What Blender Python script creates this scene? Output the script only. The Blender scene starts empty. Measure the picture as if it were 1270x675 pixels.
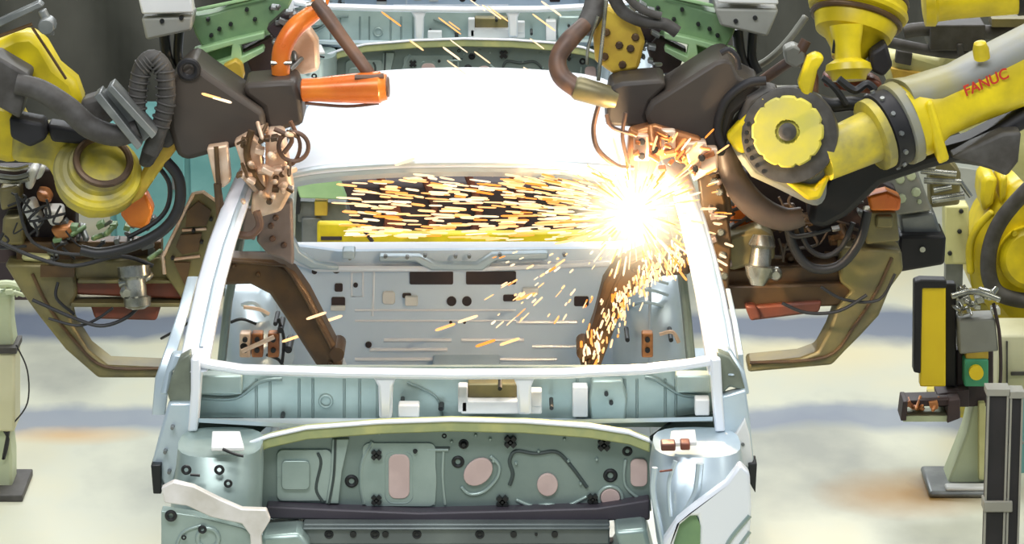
import bpy, bmesh, math, random
from mathutils import Vector, Matrix
random.seed(7)
C = bpy.context.scene.collection
# ------------------------------------------------------------------ camera, world, lights
CH, CD, PITCH, F = 4.0, 11.0, math.radians(13.95), 5121.0
cam = bpy.data.cameras.new('camera'); camo = bpy.data.objects.new('camera', cam); C.objects.link(camo)
camo.location = (0, -CD, CH); camo.rotation_euler = (math.radians(90) - PITCH, 0, 0)
cam.sensor_width = 36; cam.lens = F / 1270 * 36; cam.clip_end = 200
bpy.context.scene.camera = camo
vs = bpy.context.scene.view_settings
vs.view_transform = 'Standard'; vs.look = 'None'; vs.gamma = 1; vs.use_curve_mapping = False
vs.exposure = 0.16
w = bpy.data.worlds.new('hall_air'); bpy.context.scene.world = w; w.use_nodes = True
w.node_tree.nodes['Background'].inputs[0].default_value = (0.72, 0.86, 1.0, 1)
w.node_tree.nodes['Background'].inputs[1].default_value = 0.30

def area(name, loc, rot, sx, sy, e, col=(1, 1, 1)):
    l = bpy.data.lights.new(name, 'AREA'); l.shape = 'RECTANGLE'; l.size = sx; l.size_y = sy; l.energy = e; l.color = col
    o = bpy.data.objects.new(name, l); C.objects.link(o); o.location = loc; o.rotation_euler = rot; return o
area('ceiling_lamp_front', (-1.5, -5.0, 7.2), (math.radians(28), 0, 0), 5, 2.0, 430, (.97, .98, 1))
area('ceiling_lamp_over_line', (0.3, 2.0, 7.4), (0, 0, 0), 4, 2.5, 430, (1, .98, .94))
area('ceiling_lamp_rear', (0, 11.0, 6.9), (math.radians(-35), 0, 0), 9, 2.0, 620, (.95, .98, 1))
area('ceiling_lamp_side', (6.5, -1.0, 6.8), (0, math.radians(35), 0), 2.5, 5, 230, (1, .97, .88))

# ------------------------------------------------------------------ helpers
def W(px, py, Y):
    x = (px - 635) / F; y = (337.5 - py) / F
    d = Vector((x, math.cos(PITCH) + y * math.sin(PITCH), -math.sin(PITCH) + y * math.cos(PITCH)))
    return Vector((0, -CD, CH)) + d * ((Y + CD) / d.y)
def U(Y): return (Y + CD) / math.cos(PITCH) / F * 1.0          # metres per picture unit at depth Y

MATS = {}
def mat(name, c1, c2=None, rough=.5, metal=0., scale=6., amt=.5, bump=.0, detail=5, rvar=.1, spec=.5, stretch=(1, 1, 1)):
    m = bpy.data.materials.new(name); m.use_nodes = True; nt = m.node_tree; b = nt.nodes['Principled BSDF']
    tc = nt.nodes.new('ShaderNodeTexCoord'); mp = nt.nodes.new('ShaderNodeMapping'); mp.inputs['Scale'].default_value = stretch
    nt.links.new(tc.outputs['Object'], mp.inputs[0])
    n = nt.nodes.new('ShaderNodeTexNoise'); n.inputs['Scale'].default_value = scale; n.inputs['Detail'].default_value = detail
    nt.links.new(mp.outputs[0], n.inputs['Vector'])
    r = nt.nodes.new('ShaderNodeValToRGB'); r.color_ramp.elements[0].position = .5 - .25 / max(amt, .05) * .5 if amt < 1 else .45
    r.color_ramp.elements[0].position = .38; r.color_ramp.elements[1].position = .38 + .34 / max(.3, amt * 2) if amt > .15 else .9
    c2 = c2 or tuple(v * .8 for v in c1)
    r.color_ramp.elements[0].color = (*c2, 1); r.color_ramp.elements[1].color = (*c1, 1)
    nt.links.new(n.outputs['Fac'], r.inputs[0]); nt.links.new(r.outputs[0], b.inputs['Base Color'])
    b.inputs['Metallic'].default_value = metal; b.inputs['Specular IOR Level'].default_value = spec
    mr = nt.nodes.new('ShaderNodeMapRange'); mr.inputs[3].default_value = max(.03, rough - rvar); mr.inputs[4].default_value = min(1, rough + rvar)
    nt.links.new(n.outputs['Fac'], mr.inputs[0]); nt.links.new(mr.outputs[0], b.inputs['Roughness'])
    if bump:
        bp = nt.nodes.new('ShaderNodeBump'); bp.inputs['Strength'].default_value = bump; bp.inputs['Distance'].default_value = .01
        nt.links.new(n.outputs['Fac'], bp.inputs['Height']); nt.links.new(bp.outputs[0], b.inputs['Normal'])
    MATS[name] = m; return m
def emit(name, col, s):
    m = bpy.data.materials.new(name); m.use_nodes = True; nt = m.node_tree; nt.nodes.clear()
    e = nt.nodes.new('ShaderNodeEmission'); e.inputs[0].default_value = (*col, 1); e.inputs[1].default_value = s
    o = nt.nodes.new('ShaderNodeOutputMaterial'); nt.links.new(e.outputs[0], o.inputs[0]); MATS[name] = m; return m

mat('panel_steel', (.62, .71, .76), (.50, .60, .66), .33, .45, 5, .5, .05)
mat('bulkhead_blue', (.72, .83, .96), (.62, .74, .88), .36, .15, 4, .5, .03)
mat('flange_pinkish', (.84, .80, .78), (.62, .58, .52), .4, .2, 12, .5, .1)
mat('cross_dark', (.20, .23, .22), (.13, .15, .15), .45, .4, 6)
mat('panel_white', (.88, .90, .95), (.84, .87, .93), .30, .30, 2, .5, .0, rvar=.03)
mat('firewall_steel', (.27, .335, .31), (.19, .25, .235), .38, .45, 5, .5, .06)
mat('firewall_light', (.40, .49, .455), (.28, .36, .335), .34, .4, 7, .5, .06)
mat('sealer_olive', (.50, .50, .20), (.34, .38, .18), .5, .1, 14, .6, .1)
mat('clip_black', (.012, .013, .014), None, .45)
mat('hole_pink', (.66, .50, .46), (.54, .40, .37), .6, 0, 12)
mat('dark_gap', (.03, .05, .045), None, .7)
mat('rubber_dark', (.06, .05, .065), None, .5)
mat('robot_yellow', (.86, .67, .008), (.52, .40, .012), .38, 0, 7, .6, .05)
mat('robot_yellow_worn', (.70, .56, .03), (.26, .23, .08), .45, 0, 9, .6, .08)
mat('robot_yellow_grey', (.24, .25, .245), (.30, .27, .12), .5, 0, 5, .6, .08)
mat('robot_yellow_dusty', (.82, .70, .02), (.55, .50, .14), .45, 0, 8, .4, .05)
mat('pale_yellow', (.72, .70, .34), (.55, .52, .22), .5, 0, 6)
mat('hood_black', (.036, .031, .028), (.065, .052, .042), .5, .0, 4, .5, .06, spec=.35)
mat('dark_plastic', (.028, .026, .03), (.016, .016, .018), .5, spec=.3)
mat('hose_grey', (.095, .09, .085), (.055, .05, .045), .55, 0, 20, spec=.3)
mat('hose_dark', (.11, .075, .055), (.06, .045, .035), .5, 0, 10)
mat('bracket_grey', (.26, .29, .22), (.16, .18, .14), .45, .3, 10)
mat('plate_mauve', (.32, .25, .23), (.20, .15, .13), .45, .3, 8)
mat('contour_dark', (.06, .08, .075), None, .5)
mat('hose_brown', (.22, .11, .06), (.10, .06, .045), .5, .1, 12)
mat('hose_orange', (.95, .29, .03), (.70, .15, .02), .3, .1, 8, .5, .1)
mat('cable_black', (.02, .02, .022), None, .45)
mat('gun_brown', (.16, .09, .036), (.08, .05, .03), .42, .4, 9, .5, .08)
mat('gun_olive', (.28, .235, .085), (.15, .13, .07), .42, .4, 8, .5, .08)
mat('gun_tan', (.90, .70, .54), (.66, .44, .29), .45, .35, 14, .6, .1)
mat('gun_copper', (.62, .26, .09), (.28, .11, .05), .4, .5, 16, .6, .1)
mat('red_brown', (.28, .07, .035), (.14, .05, .035), .45, .2, 9)
mat('steel_bright', (.55, .55, .50), (.22, .22, .18), .25, .8, 18)
mat('steel_grey', (.30, .31, .30), (.18, .19, .19), .42, .6, 12)
mat('fixture_green', (.24, .38, .17), (.15, .26, .13), .45, .05, 7)
mat('fixture_green_light', (.46, .68, .34), (.32, .52, .26), .45, .05, 7)
mat('clamp_yellow', (.75, .55, .06), (.50, .30, .04), .45, .1, 10)
mat('grey_box', (.34, .34, .30), (.24, .24, .21), .5, .1, 5)
mat('white_paint', (.84, .84, .82), (.72, .72, .70), .4)
mat('curtain_dark', (.085, .085, .070), (.055, .055, .045), .75, 0, 3, .5, .1)
mat('teal_panel', (.22, .48, .46), (.14, .36, .35), .4)
mat('pedestal_green', (.62, .68, .46), (.50, .56, .36), .5, 0, 5)
mat('pedestal_cream', (.74, .72, .50), (.62, .60, .38), .5, 0, 5)
mat('yellow_panel', (.95, .70, .01), (.88, .62, .01), .45)
mat('signal_green', (.08, .45, .22), (.05, .3, .16), .4)
mat('fixture_dark', (.06, .035, .035), (.03, .02, .022), .6)
mat('hall_wall', (.20, .21, .20), (.14, .15, .15), .8)
mat('letter_red', (.62, .04, .02), None, .45)
mat('letter_grey', (.20, .20, .12), None, .5)

# floor: cream concrete with shadow bands painted in blue-grey and rusty wear
def floor_mat():
    m = bpy.data.materials.new('floor_concrete'); m.use_nodes = True; nt = m.node_tree; b = nt.nodes['Principled BSDF']; N = nt.nodes.new; L = nt.links.new
    tc = N('ShaderNodeTexCoord'); n = N('ShaderNodeTexNoise'); n.inputs['Scale'].default_value = 1.1; n.inputs['Detail'].default_value = 8
    mp = N('ShaderNodeMapping'); mp.inputs['Scale'].default_value = (1, .55, 1); L(tc.outputs['Object'], mp.inputs[0]); L(mp.outputs[0], n.inputs['Vector'])
    r = N('ShaderNodeValToRGB'); e = r.color_ramp.elements
    e[0].position = .34; e[0].color = (.30, .31, .27, 1); e[1].position = .60; e[1].color = (.60, .57, .40, 1)
    k = e.new(.48); k.color = (.54, .55, .44, 1); L(n.outputs['Fac'], r.inputs[0])
    sep = N('ShaderNodeSeparateXYZ'); L(tc.outputs['Object'], sep.inputs[0])
    n2 = N('ShaderNodeTexNoise'); n2.inputs['Scale'].default_value = 2.2; n2.inputs['Detail'].default_value = 6; L(mp.outputs[0], n2.inputs['Vector'])
    cur = r.outputs[0]
    def shadow_band(y0, hw, col, a, x0=None):
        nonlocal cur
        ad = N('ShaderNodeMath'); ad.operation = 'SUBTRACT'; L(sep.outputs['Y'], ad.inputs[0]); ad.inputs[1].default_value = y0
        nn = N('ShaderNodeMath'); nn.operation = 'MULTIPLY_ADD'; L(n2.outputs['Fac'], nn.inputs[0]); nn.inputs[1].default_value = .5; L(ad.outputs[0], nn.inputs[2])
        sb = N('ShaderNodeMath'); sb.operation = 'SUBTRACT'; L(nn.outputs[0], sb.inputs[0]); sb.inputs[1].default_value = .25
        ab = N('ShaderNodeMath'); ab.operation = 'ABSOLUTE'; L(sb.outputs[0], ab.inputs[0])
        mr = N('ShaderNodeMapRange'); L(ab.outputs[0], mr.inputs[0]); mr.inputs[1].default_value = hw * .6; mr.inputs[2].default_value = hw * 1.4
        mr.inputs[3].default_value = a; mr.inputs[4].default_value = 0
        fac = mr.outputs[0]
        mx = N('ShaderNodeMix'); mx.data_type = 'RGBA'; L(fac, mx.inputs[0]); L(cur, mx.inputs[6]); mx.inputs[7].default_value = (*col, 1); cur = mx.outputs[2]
    shadow_band(4.25, .20, (.09, .12, .20), .85); shadow_band(2.95, .15, (.13, .17, .27), .7)  # two soft shadow bands put into the floor colour
    def blot(cx, cy, sx, sy, col, a):
        nonlocal cur
        mm = N('ShaderNodeMapping'); mm.inputs['Location'].default_value = (-cx / sx, -cy / sy, 0); mm.inputs['Scale'].default_value = (1 / sx, 1 / sy, 0)
        L(tc.outputs['Object'], mm.inputs[0]); ln = N('ShaderNodeVectorMath'); ln.operation = 'LENGTH'; L(mm.outputs[0], ln.inputs[0])
        nn = N('ShaderNodeMath'); nn.operation = 'MULTIPLY_ADD'; L(n2.outputs['Fac'], nn.inputs[0]); nn.inputs[1].default_value = 1.4; L(ln.outputs['Value'], nn.inputs[2])
        mr = N('ShaderNodeMapRange'); L(nn.outputs[0], mr.inputs[0]); mr.inputs[1].default_value = .9; mr.inputs[2].default_value = 2.0; mr.inputs[3].default_value = a; mr.inputs[4].default_value = 0
        mx = N('ShaderNodeMix'); mx.data_type = 'RGBA'; L(mr.outputs[0], mx.inputs[0]); L(cur, mx.inputs[6]); mx.inputs[7].default_value = (*col, 1); cur = mx.outputs[2]
    for (px, py, sx, sy, col, a) in ((1140, 612, .26, .24, (.38, .20, .035), .95), (1170, 600, .10, .10, (.10, .07, .05), .8), (85, 540, .22, .10, (.58, .34, .12), .7), (1010, 440, .5, .2, (.66, .56, .30), .5)):
        th = math.atan((py - 337.5) / F) + PITCH; Y = CH / math.tan(th) - CD; p = W(px, py, Y); blot(p.x, p.y, sx, sy, col, a)
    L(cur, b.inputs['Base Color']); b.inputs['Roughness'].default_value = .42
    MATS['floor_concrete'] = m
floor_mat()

def spark_mat(name, s):
    m = bpy.data.materials.new(name); m.use_nodes = True; nt = m.node_tree; nt.nodes.clear()
    g = nt.nodes.new('ShaderNodeNewGeometry'); r = nt.nodes.new('ShaderNodeValToRGB'); el = r.color_ramp.elements
    el[0].position = 0; el[0].color = (1, .27, .03, 1); el[1].position = 1; el[1].color = (1, .78, .52, 1); k = el.new(.4); k.color = (1, .55, .22, 1)
    nt.links.new(g.outputs['Random Per Island'], r.inputs[0])
    e = nt.nodes.new('ShaderNodeEmission'); e.inputs[1].default_value = s; nt.links.new(r.outputs[0], e.inputs[0])
    o = nt.nodes.new('ShaderNodeOutputMaterial'); nt.links.new(e.outputs[0], o.inputs[0]); MATS[name] = m
spark_mat('hot_spark', 1.7)
emit('arc_core', (1, .90, .72), 12)

class MB:
    def __init__(s): s.b = bmesh.new()
    def faces(s, rings, cap=True, closed=True):
        vs = [[s.b.verts.new(p) for p in r] for r in rings]; n = len(vs[0])
        for a, b in zip(vs, vs[1:]):
            for i in range(n if closed else n - 1):
                j = (i + 1) % n
                try: s.b.faces.new((a[i], a[j], b[j], b[i]))
                except ValueError: pass
        if cap and closed:
            try: s.b.faces.new(vs[0][::-1]); s.b.faces.new(vs[-1])
            except ValueError: pass
        return s
    def slab(s, pts, vec): return s.faces([pts, [p + Vector(vec) for p in pts]])
    def prism(s, pts, Y, d=.05):
        if d < .09: return s.slab([W(x, y, Y) for x, y in pts], (0, d, 0))
        return s.slab([W(x, y, Y + d / 2) - Vector((0, d / 2, 0)) for x, y in pts], (0, d, 0))
    def rect(s, x0, y0, x1, y1, Y, d=.05): return s.prism([(x0, y0), (x1, y0), (x1, y1), (x0, y1)], Y, d)
    def box(s, c, sz, rz=0):
        m = Matrix.Rotation(rz, 3, 'Z'); c = Vector(c); h = Vector(sz) / 2
        return s.slab([c + m @ Vector((a * h.x, b * h.y, -h.z)) for a, b in ((-1, -1), (1, -1), (1, 1), (-1, 1))], (0, 0, 2 * h.z))
    def tube(s, pts, r, seg=10, smooth=True):
        pts = [Vector(p) for p in pts]
        rs = r if isinstance(r, (list, tuple)) else [r] * len(pts)
        if smooth and len(pts) > 2:
            P, R_ = [], []
            for i in range(len(pts) - 1):
                p0 = pts[max(i - 1, 0)]; p1 = pts[i]; p2 = pts[i + 1]; p3 = pts[min(i + 2, len(pts) - 1)]
                for k in range(5):
                    t = k / 5
                    P.append(.5 * ((2 * p1) + (p2 - p0) * t + (2 * p0 - 5 * p1 + 4 * p2 - p3) * t * t + (-p0 + 3 * p1 - 3 * p2 + p3) * t ** 3)); R_.append(rs[i] * (1 - t) + rs[i + 1] * t)
            P.append(pts[-1]); R_.append(rs[-1]); pts, rs = P, R_
        up = None; rings = []
        for i, p in enumerate(pts):
            t = (pts[min(i + 1, len(pts) - 1)] - pts[max(i - 1, 0)]).normalized()
            if up is None: up = Vector((0, 0, 1)) if abs(t.z) < .9 else Vector((1, 0, 0))
            u = (up - t * up.dot(t)).normalized(); v = t.cross(u); up = u
            rings.append([p + (u * math.cos(a) + v * math.sin(a)) * rs[i] for a in [2 * math.pi * k / seg for k in range(seg)]])
        return s.faces(rings)
    def ptube(s, pts, Y, rpx, seg=10, smooth=True):
        """pts (x, y[, Y])"""
        P = [W(p[0], p[1], p[2] if len(p) > 2 else Y) for p in pts]
        return s.tube(P, [q * U(Y) for q in rpx] if isinstance(rpx, (list, tuple)) else rpx * U(Y), seg, smooth)
    def lathe(s, c, ax, prof, seg=24, sq=1.0):
        c = Vector(c); ax = Vector(ax).normalized(); u = ax.orthogonal().normalized() if abs(ax.z) > .95 else Vector((0, 0, 1)).cross(ax).normalized(); v = ax.cross(u)
        return s.faces([[c + ax * t + (u * math.cos(a) + v * math.sin(a) * sq) * max(r, 1e-4) for a in [2 * math.pi * k / seg for k in range(seg)]] for t, r in prof])
    def torus(s, c, ax, R, r, seg=28, sec=8, a0=0, a1=2 * math.pi):
        c = Vector(c); ax = Vector(ax).normalized(); u = ax.orthogonal().normalized(); v = ax.cross(u); full = abs(a1 - a0 - 2 * math.pi) < 1e-3
        rings = []
        for i in range(seg + 1 - 0):
            a = a0 + (a1 - a0) * i / seg; d = u * math.cos(a) + v * math.sin(a)
            rings.append([c + d * R + (d * math.cos(q) + ax * math.sin(q)) * r for q in [2 * math.pi * k / sec for k in range(sec)]])
        return s.faces(rings, cap=not full)
    def ribbon(s, st, th, n=12, e=.55):
        """stations (xl, xr, y, Y): a rounded hollow-section beam through them"""
        rings = []
        for q in st:
            xl, xr, y, Y = q[:4]; t = q[4] if len(q) > 4 else th
            a = W(xl, y, Y); b = W(xr, y, Y); c = (a + b) / 2; h = (b - a) / 2; dv = Vector((0, t / 2, 0))
            f = lambda v: math.copysign(abs(v) ** e, v)
            rings.append([c + dv + h * f(math.cos(k)) - dv * f(math.sin(k)) for k in [2 * math.pi * i / n for i in range(n)]])
        return s.faces(rings)
    def sheet(s, rows, vec):
        vec = Vector(vec); A = [[s.b.verts.new(p) for p in r] for r in rows]; B = [[s.b.verts.new(p + vec) for p in r] for r in rows]
        R, K = len(rows), len(rows[0])
        for i in range(R - 1):
            for j in range(K - 1):
                s.b.faces.new((A[i][j], A[i][j + 1], A[i + 1][j + 1], A[i + 1][j])); s.b.faces.new((B[i][j], B[i + 1][j], B[i + 1][j + 1], B[i][j + 1]))
        for i in range(R - 1):
            for j in (0, K - 1): s.b.faces.new((A[i][j], A[i + 1][j], B[i + 1][j], B[i][j]))
        for j in range(K - 1):
            for i in (0, R - 1): s.b.faces.new((A[i][j], A[i][j + 1], B[i][j + 1], B[i][j]))
        return s
    def build(s, name, m, parent=None, bev=0, smooth=True, kind=None, label=None, origin=None, keep=False, shifted=None):
        bmesh.ops.recalc_face_normals(s.b, faces=s.b.faces)
        off = Vector(origin) if origin is not None else Vector((0, 0, 0))
        if parent is not None:
            q = parent
            off = Vector((0, 0, 0))
            while q is not None: off += q.location; q = q.parent
        if shifted is None:
            for v in s.b.verts: v.co -= off
        if kind is None and not keep:
            s.b.verts.index_update(); seen = {}; comps = []
            for v0 in s.b.verts:
                if v0.index in seen: continue
                st = [v0]; seen[v0.index] = 1; comp = []
                while st:
                    v = st.pop(); comp.append(v)
                    for e_ in v.link_edges:
                        q = e_.other_vert(v)
                        if q.index not in seen: seen[q.index] = 1; st.append(q)
                lo = [min(v.co[i] for v in comp) - .002 for i in range(3)]; hi = [max(v.co[i] for v in comp) + .002 for i in range(3)]
                comps.append([comp, lo, hi])
            ch = True
            while ch:
                ch = False
                for i in range(len(comps)):
                    for j in range(i + 1, len(comps)):
                        A, B = comps[i], comps[j]
                        if all(A[1][k] < B[2][k] and B[1][k] < A[2][k] for k in range(3)):
                            A[0] += B[0]; A[1] = [min(a_, b_) for a_, b_ in zip(A[1], B[1])]; A[2] = [max(a_, b_) for a_, b_ in zip(A[2], B[2])]
                            comps.pop(j); ch = True; break
                    if ch: break
            if len(comps) > 1:
                comps.sort(key=lambda c: -math.prod(c[2][k] - c[1][k] for k in range(3))); first = None
                for comp, _, _ in comps:
                    nb = MB(); mp = {v.index: nb.b.verts.new(v.co) for v in comp}; fs = {f_.index: f_ for v in comp for f_ in v.link_faces} if False else None
                    done = set()
                    for v in comp:
                        for f_ in v.link_faces:
                            if f_ not in done: done.add(f_); nb.b.faces.new([mp[q.index] for q in f_.verts])
                    o = nb.build(name, m, parent, bev, smooth, None, label, (0, 0, 0) if parent is None else None, True, off)
                    first = first or o
                s.b.free(); return first
        me = bpy.data.meshes.new(name); s.b.to_mesh(me); s.b.free(); me.materials.append(MATS[m])
        o = bpy.data.objects.new(name, me); C.objects.link(o)
        if parent is not None: o.parent = parent
        elif origin is not None: o.location = off
        if bev:
            md = o.modifiers.new('b', 'BEVEL'); md.width = bev; md.segments = 2; md.limit_method = 'ANGLE'; md.angle_limit = math.radians(40)
        if smooth:
            for p in me.polygons: p.use_smooth = True
            me.set_sharp_from_angle(angle=math.radians(38))
        if kind: o['kind'] = kind
        if label: o['label'] = label
        return o
def thing(name, label, cat, loc, group=None):
    o = bpy.data.objects.new(name, None); o.empty_display_size = .1; C.objects.link(o); o.location = loc; o['label'] = label; o['category'] = cat
    if group: o['group'] = group
    return o
def tag(o, label, cat, group=None):
    o['label'] = label; o['category'] = cat
    if group: o['group'] = group
    return o
def copy_tree(o, parent=None):
    c = o.copy(); C.objects.link(c)
    if parent is not None: c.parent = parent
    for ch in list(o.children): copy_tree(ch, c)
    return c
def ell(cx, cy, rx, ry, n=20, rot=0):
    return [(cx + rx * math.cos(a) * math.cos(rot) - ry * math.sin(a) * math.sin(rot), cy + rx * math.cos(a) * math.sin(rot) + ry * math.sin(a) * math.cos(rot)) for a in [2 * math.pi * k / n for k in range(n)]]
def rrect(x0, y0, x1, y1, r):
    P = []
    for cx, cy, a0 in ((x1 - r, y0 + r, -90), (x1 - r, y1 - r, 0), (x0 + r, y1 - r, 90), (x0 + r, y0 + r, 180)):
        for k in range(5):
            a = math.radians(a0 + k * 22.5); P.append((cx + r * math.cos(a), cy + r * math.sin(a)))
    return P

# ------------------------------------------------------------------ the setting
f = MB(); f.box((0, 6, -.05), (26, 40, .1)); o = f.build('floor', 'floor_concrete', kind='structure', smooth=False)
f = MB(); f.box((0, 18, 4), (26, .2, 8)); f.build('wall_back', 'hall_wall', kind='structure', smooth=False)
# overhead gantry the robots hang from (above the frame)
f = MB()
for y in (1.15,): f.box((0, y, 3.35), (8.2, .24, .22))
for x in (-4.0, 4.0): f.box((x, 1.15, 1.65), (.2, .2, 3.3))
f.build('trim_1', 'steel_grey', kind='structure', bev=.01)

# ------------------------------------------------------------------ CAR BODY
car = thing('car_body', 'bare silver car body shell in front, its roof whited out, sparks hitting its right pillar', 'car body', (-.16, 1.0, .28))
def part(b, name, m, bev=0, par=None, label=None): return b.build(name, m, par or car, bev, label=label)
FY = -.06       # face of the front bulkhead
# roof skin
rows = []
for i in range(13):
    t = i / 12; Y = .82 + 1.5 * t
    xl = 322 + (388 - 322) * t ** .8; xr = 832 + (772 - 832) * t ** .8
    yb = 212 + (92 - 212) * t
    row = []
    for k in range(17):
        s = k / 16; u = 2 * s - 1
        p = W(xl + (xr - xl) * s, yb, Y); p.z += .035 * (1 - u * u) - .03 * abs(u) ** 8 - .012; row.append(p)
    rows.append(row)
print('roof z', rows[0][8].z, rows[-1][8].z, 'width', rows[0][-1].x - rows[0][0].x, rows[-1][-1].x - rows[-1][0].x)
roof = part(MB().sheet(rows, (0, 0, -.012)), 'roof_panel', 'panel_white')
b = MB()
for k in range(5):
    u = 400 + k * 90
b.tube([r + Vector((0, .0, .004)) for r in [rows[0][k] for k in range(0, 17, 2)]], .009, 8); part(b, 'header_flange', 'panel_steel', par=roof)
b = MB(); b.sheet([[p + Vector((0, .03, -.02)) for p in rows[0]], [p + Vector((0, .10, -.05)) for p in rows[0]], [p + Vector((0, .2, -.03)) for p in rows[0]]], (0, 0, -.012)); part(b, 'windscreen_header', 'panel_steel')
b = MB(); b.sheet([[p + Vector((0, -.12, -.03)) for p in rows[-1]], [p + Vector((0, -.02, -.07)) for p in rows[-1]], [p + Vector((0, .03, -.04)) for p in rows[-1]]], (0, 0, -.012)); part(b, 'rear_header', 'panel_steel')
# side roof rails
for sgn, xa, xb in ((-1, 318, 386), (1, 836, 774)):
    b = MB(); b.tube([W(xa, 214, .82) + Vector((0, 0, -.03)), W((xa + xb) / 2 + sgn * 6, 150, 1.5) + Vector((0, 0, -.02)), W(xb, 93, 2.3) + Vector((0, 0, -.04))], .032); part(b, 'roof_rail', 'panel_steel')
# A pillars
L = [(306, 330, 196, .86), (291, 318, 222, .76), (273, 306, 262, .62), (257, 292, 305, .48), (244, 280, 350, .33), (234, 270, 395, .18), (226, 264, 430, .06), (219, 258, 462, -.02)]
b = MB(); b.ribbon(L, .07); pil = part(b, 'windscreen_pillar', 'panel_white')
b = MB(); b.ribbon([((q[0] + q[1]) / 2 + 1, (q[0] + q[1]) / 2 + 8, q[2], q[3] - .006) for q in L[1:-1]], .02); part(b, 'flange', 'panel_steel', par=pil)
Rr = [(818, 846, 196, .86), (832, 862, 235, .74), (843, 876, 275, .60), (853, 889, 320, .45), (862, 900, 365, .30), (869, 908, 405, .16), (874, 914, 440, .04), (878, 918, 466, -.02)]
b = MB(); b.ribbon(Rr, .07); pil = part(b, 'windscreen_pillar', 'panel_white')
b = MB(); b.ribbon([((q[0] + q[1]) / 2 + 5, (q[0] + q[1]) / 2 + 13, q[2], q[3] - .006) for q in Rr[1:]], .02); part(b, 'flange', 'panel_steel', par=pil)
# door opening pillars, sills, rear pillars
for st in ([(268, 279, 455, 1.30), (276, 287, 380, 1.30), (292, 303, 300, 1.30), (316, 328, 215, 1.28), (330, 342, 172, 1.25)],
           [(852, 864, 455, 1.30), (846, 858, 390, 1.30), (836, 848, 310, 1.30), (818, 830, 215, 1.28), (808, 820, 172, 1.25)]):
    b = MB(); b.ribbon(st, .10); part(b, 'centre_pillar', 'firewall_steel')
for st in ([(338, 352, 460, 2.15), (340, 356, 400, 2.15), (344, 364, 330, 2.15), (348, 366, 260, 2.15), (356, 372, 180, 2.2), (372, 388, 110, 2.28)],
           [(806, 822, 460, 2.15), (804, 820, 400, 2.15), (800, 818, 330, 2.15), (795, 812, 260, 2.15), (788, 804, 180, 2.2), (774, 790, 110, 2.28)]):
    b = MB(); b.ribbon(st, .12); part(b, 'rear_pillar', 'panel_steel')
for x in (-.90, .60):
    b = MB(); b.box((x, 1.05, .36), (.12, 2.5, .16)); part(b, 'sill', 'panel_steel', .02)
b = MB(); b.box((-.15, 1.05, .34), (1.42, 2.45, .03))
for k in range(6): b.tube([(-.75 + k * .24, .2, .36), (-.75 + k * .24, 1.9, .36)], .015, 8)
b.box((-.15, 1.05, .40), (.22, 2.3, .12)); part(b, 'floor_pan', 'panel_steel', .01)
# cowl: top bar, box with openings, inner panel
b = MB()
top = [(236, 446), (262, 452), (300, 458), (420, 462), (560, 464), (700, 463), (800, 458), (850, 452), (888, 446)]
b.prism([(x, y - 2) for x, y in top] + [(x, y + 8) for x, y in top[::-1]], -.02, .045); part(b, 'cowl_bar', 'panel_white', .008)
b = MB()
for pts in ([(238, 440), (249, 440), (250, 470), (246, 530), (234, 531), (238, 480)], [(880, 440), (893, 440), (895, 480), (899, 530), (886, 531), (882, 480)]):
    b.prism(pts, -.045, .09)
part(b, 'cowl_end_flange', 'panel_white', .006)
b = MB()
b.prism([(462, 468), (492, 468), (487, 480), (486, 520), (470, 520), (469, 480)], -.012, .05)
b.prism([(636, 468), (664, 468), (659, 480), (659, 515), (642, 515), (641, 480)], -.012, .05); part(b, 'cowl_strut', 'panel_white', .008)
b = MB(); b.rect(244, 455, 884, 530, .17, .02); cw = part(b, 'cowl_panel', 'firewall_light')
b = MB()
for x in (318, 335, 371, 388, 427, 446, 468, 716, 735, 775, 790, 825, 838): b.ptube([(x, 470), (x, 522)], .168, 1.6, 6)
b.ptube([(250, 494), (292, 494), (322, 474), (350, 470)], .16, 2.4, 6); b.ptube([(878, 492), (846, 490), (815, 472), (800, 468)], .16, 2.4, 6)
b.ptube([(505, 475), (540, 492), (548, 516)], .165, 1.6, 6)
part(b, 'bead', 'firewall_steel', par=cw)
b = MB(); b.rect(246, 466, 300, 490, .10, .06); b.rect(838, 466, 882, 488, .10, .06); b.prism([(734, 472), (772, 472), (778, 495), (775, 524), (733, 524), (730, 495)], .13, .04)
b.torus(W(404, 498, .165), (0, 1, 0), .017, .004); part(b, 'cowl_stiffener', 'firewall_light', .006, cw)
b = MB(); b.rect(710, 480, 729, 518, .12, .05); b.rect(494, 503, 520, 518, .05, .05); b.rect(572, 498, 672, 514, .05, .05); b.rect(568, 480, 580, 512, .05, .05); b.rect(655, 486, 672, 505, .045, .05)
b.rect(862, 496, 880, 516, .05, .05); part(b, 'bracket', 'white_paint', .004, cw, 'white bracket')
b = MB(); b.rect(580, 476, 641, 498, .09, .06); part(b, 'latch_plate', 'gun_olive', .005, cw, 'brown-grey plate')
b = MB()
for x, y in ((499, 500), (546, 507), (620, 482), (684, 506), (350, 519), (548, 507), (752, 489), (758, 500)): b.lathe(W(x, y, .05 if 560 < x < 700 else .12), (0, 1, 0), [(-.004, .006), (.09, .006)], 10)
part(b, 'stud', 'clip_black', par=cw)
b = MB()   # bottom shelf of the cowl box
b.slab([W(246, 519, -.03), W(420, 529, -.03), W(560, 524, -.03), W(700, 521, -.03), W(884, 517, -.03), W(884, 519, .18), W(246, 519, .18)], (0, 0, -.012)); part(b, 'cowl_shelf', 'panel_steel')
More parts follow.
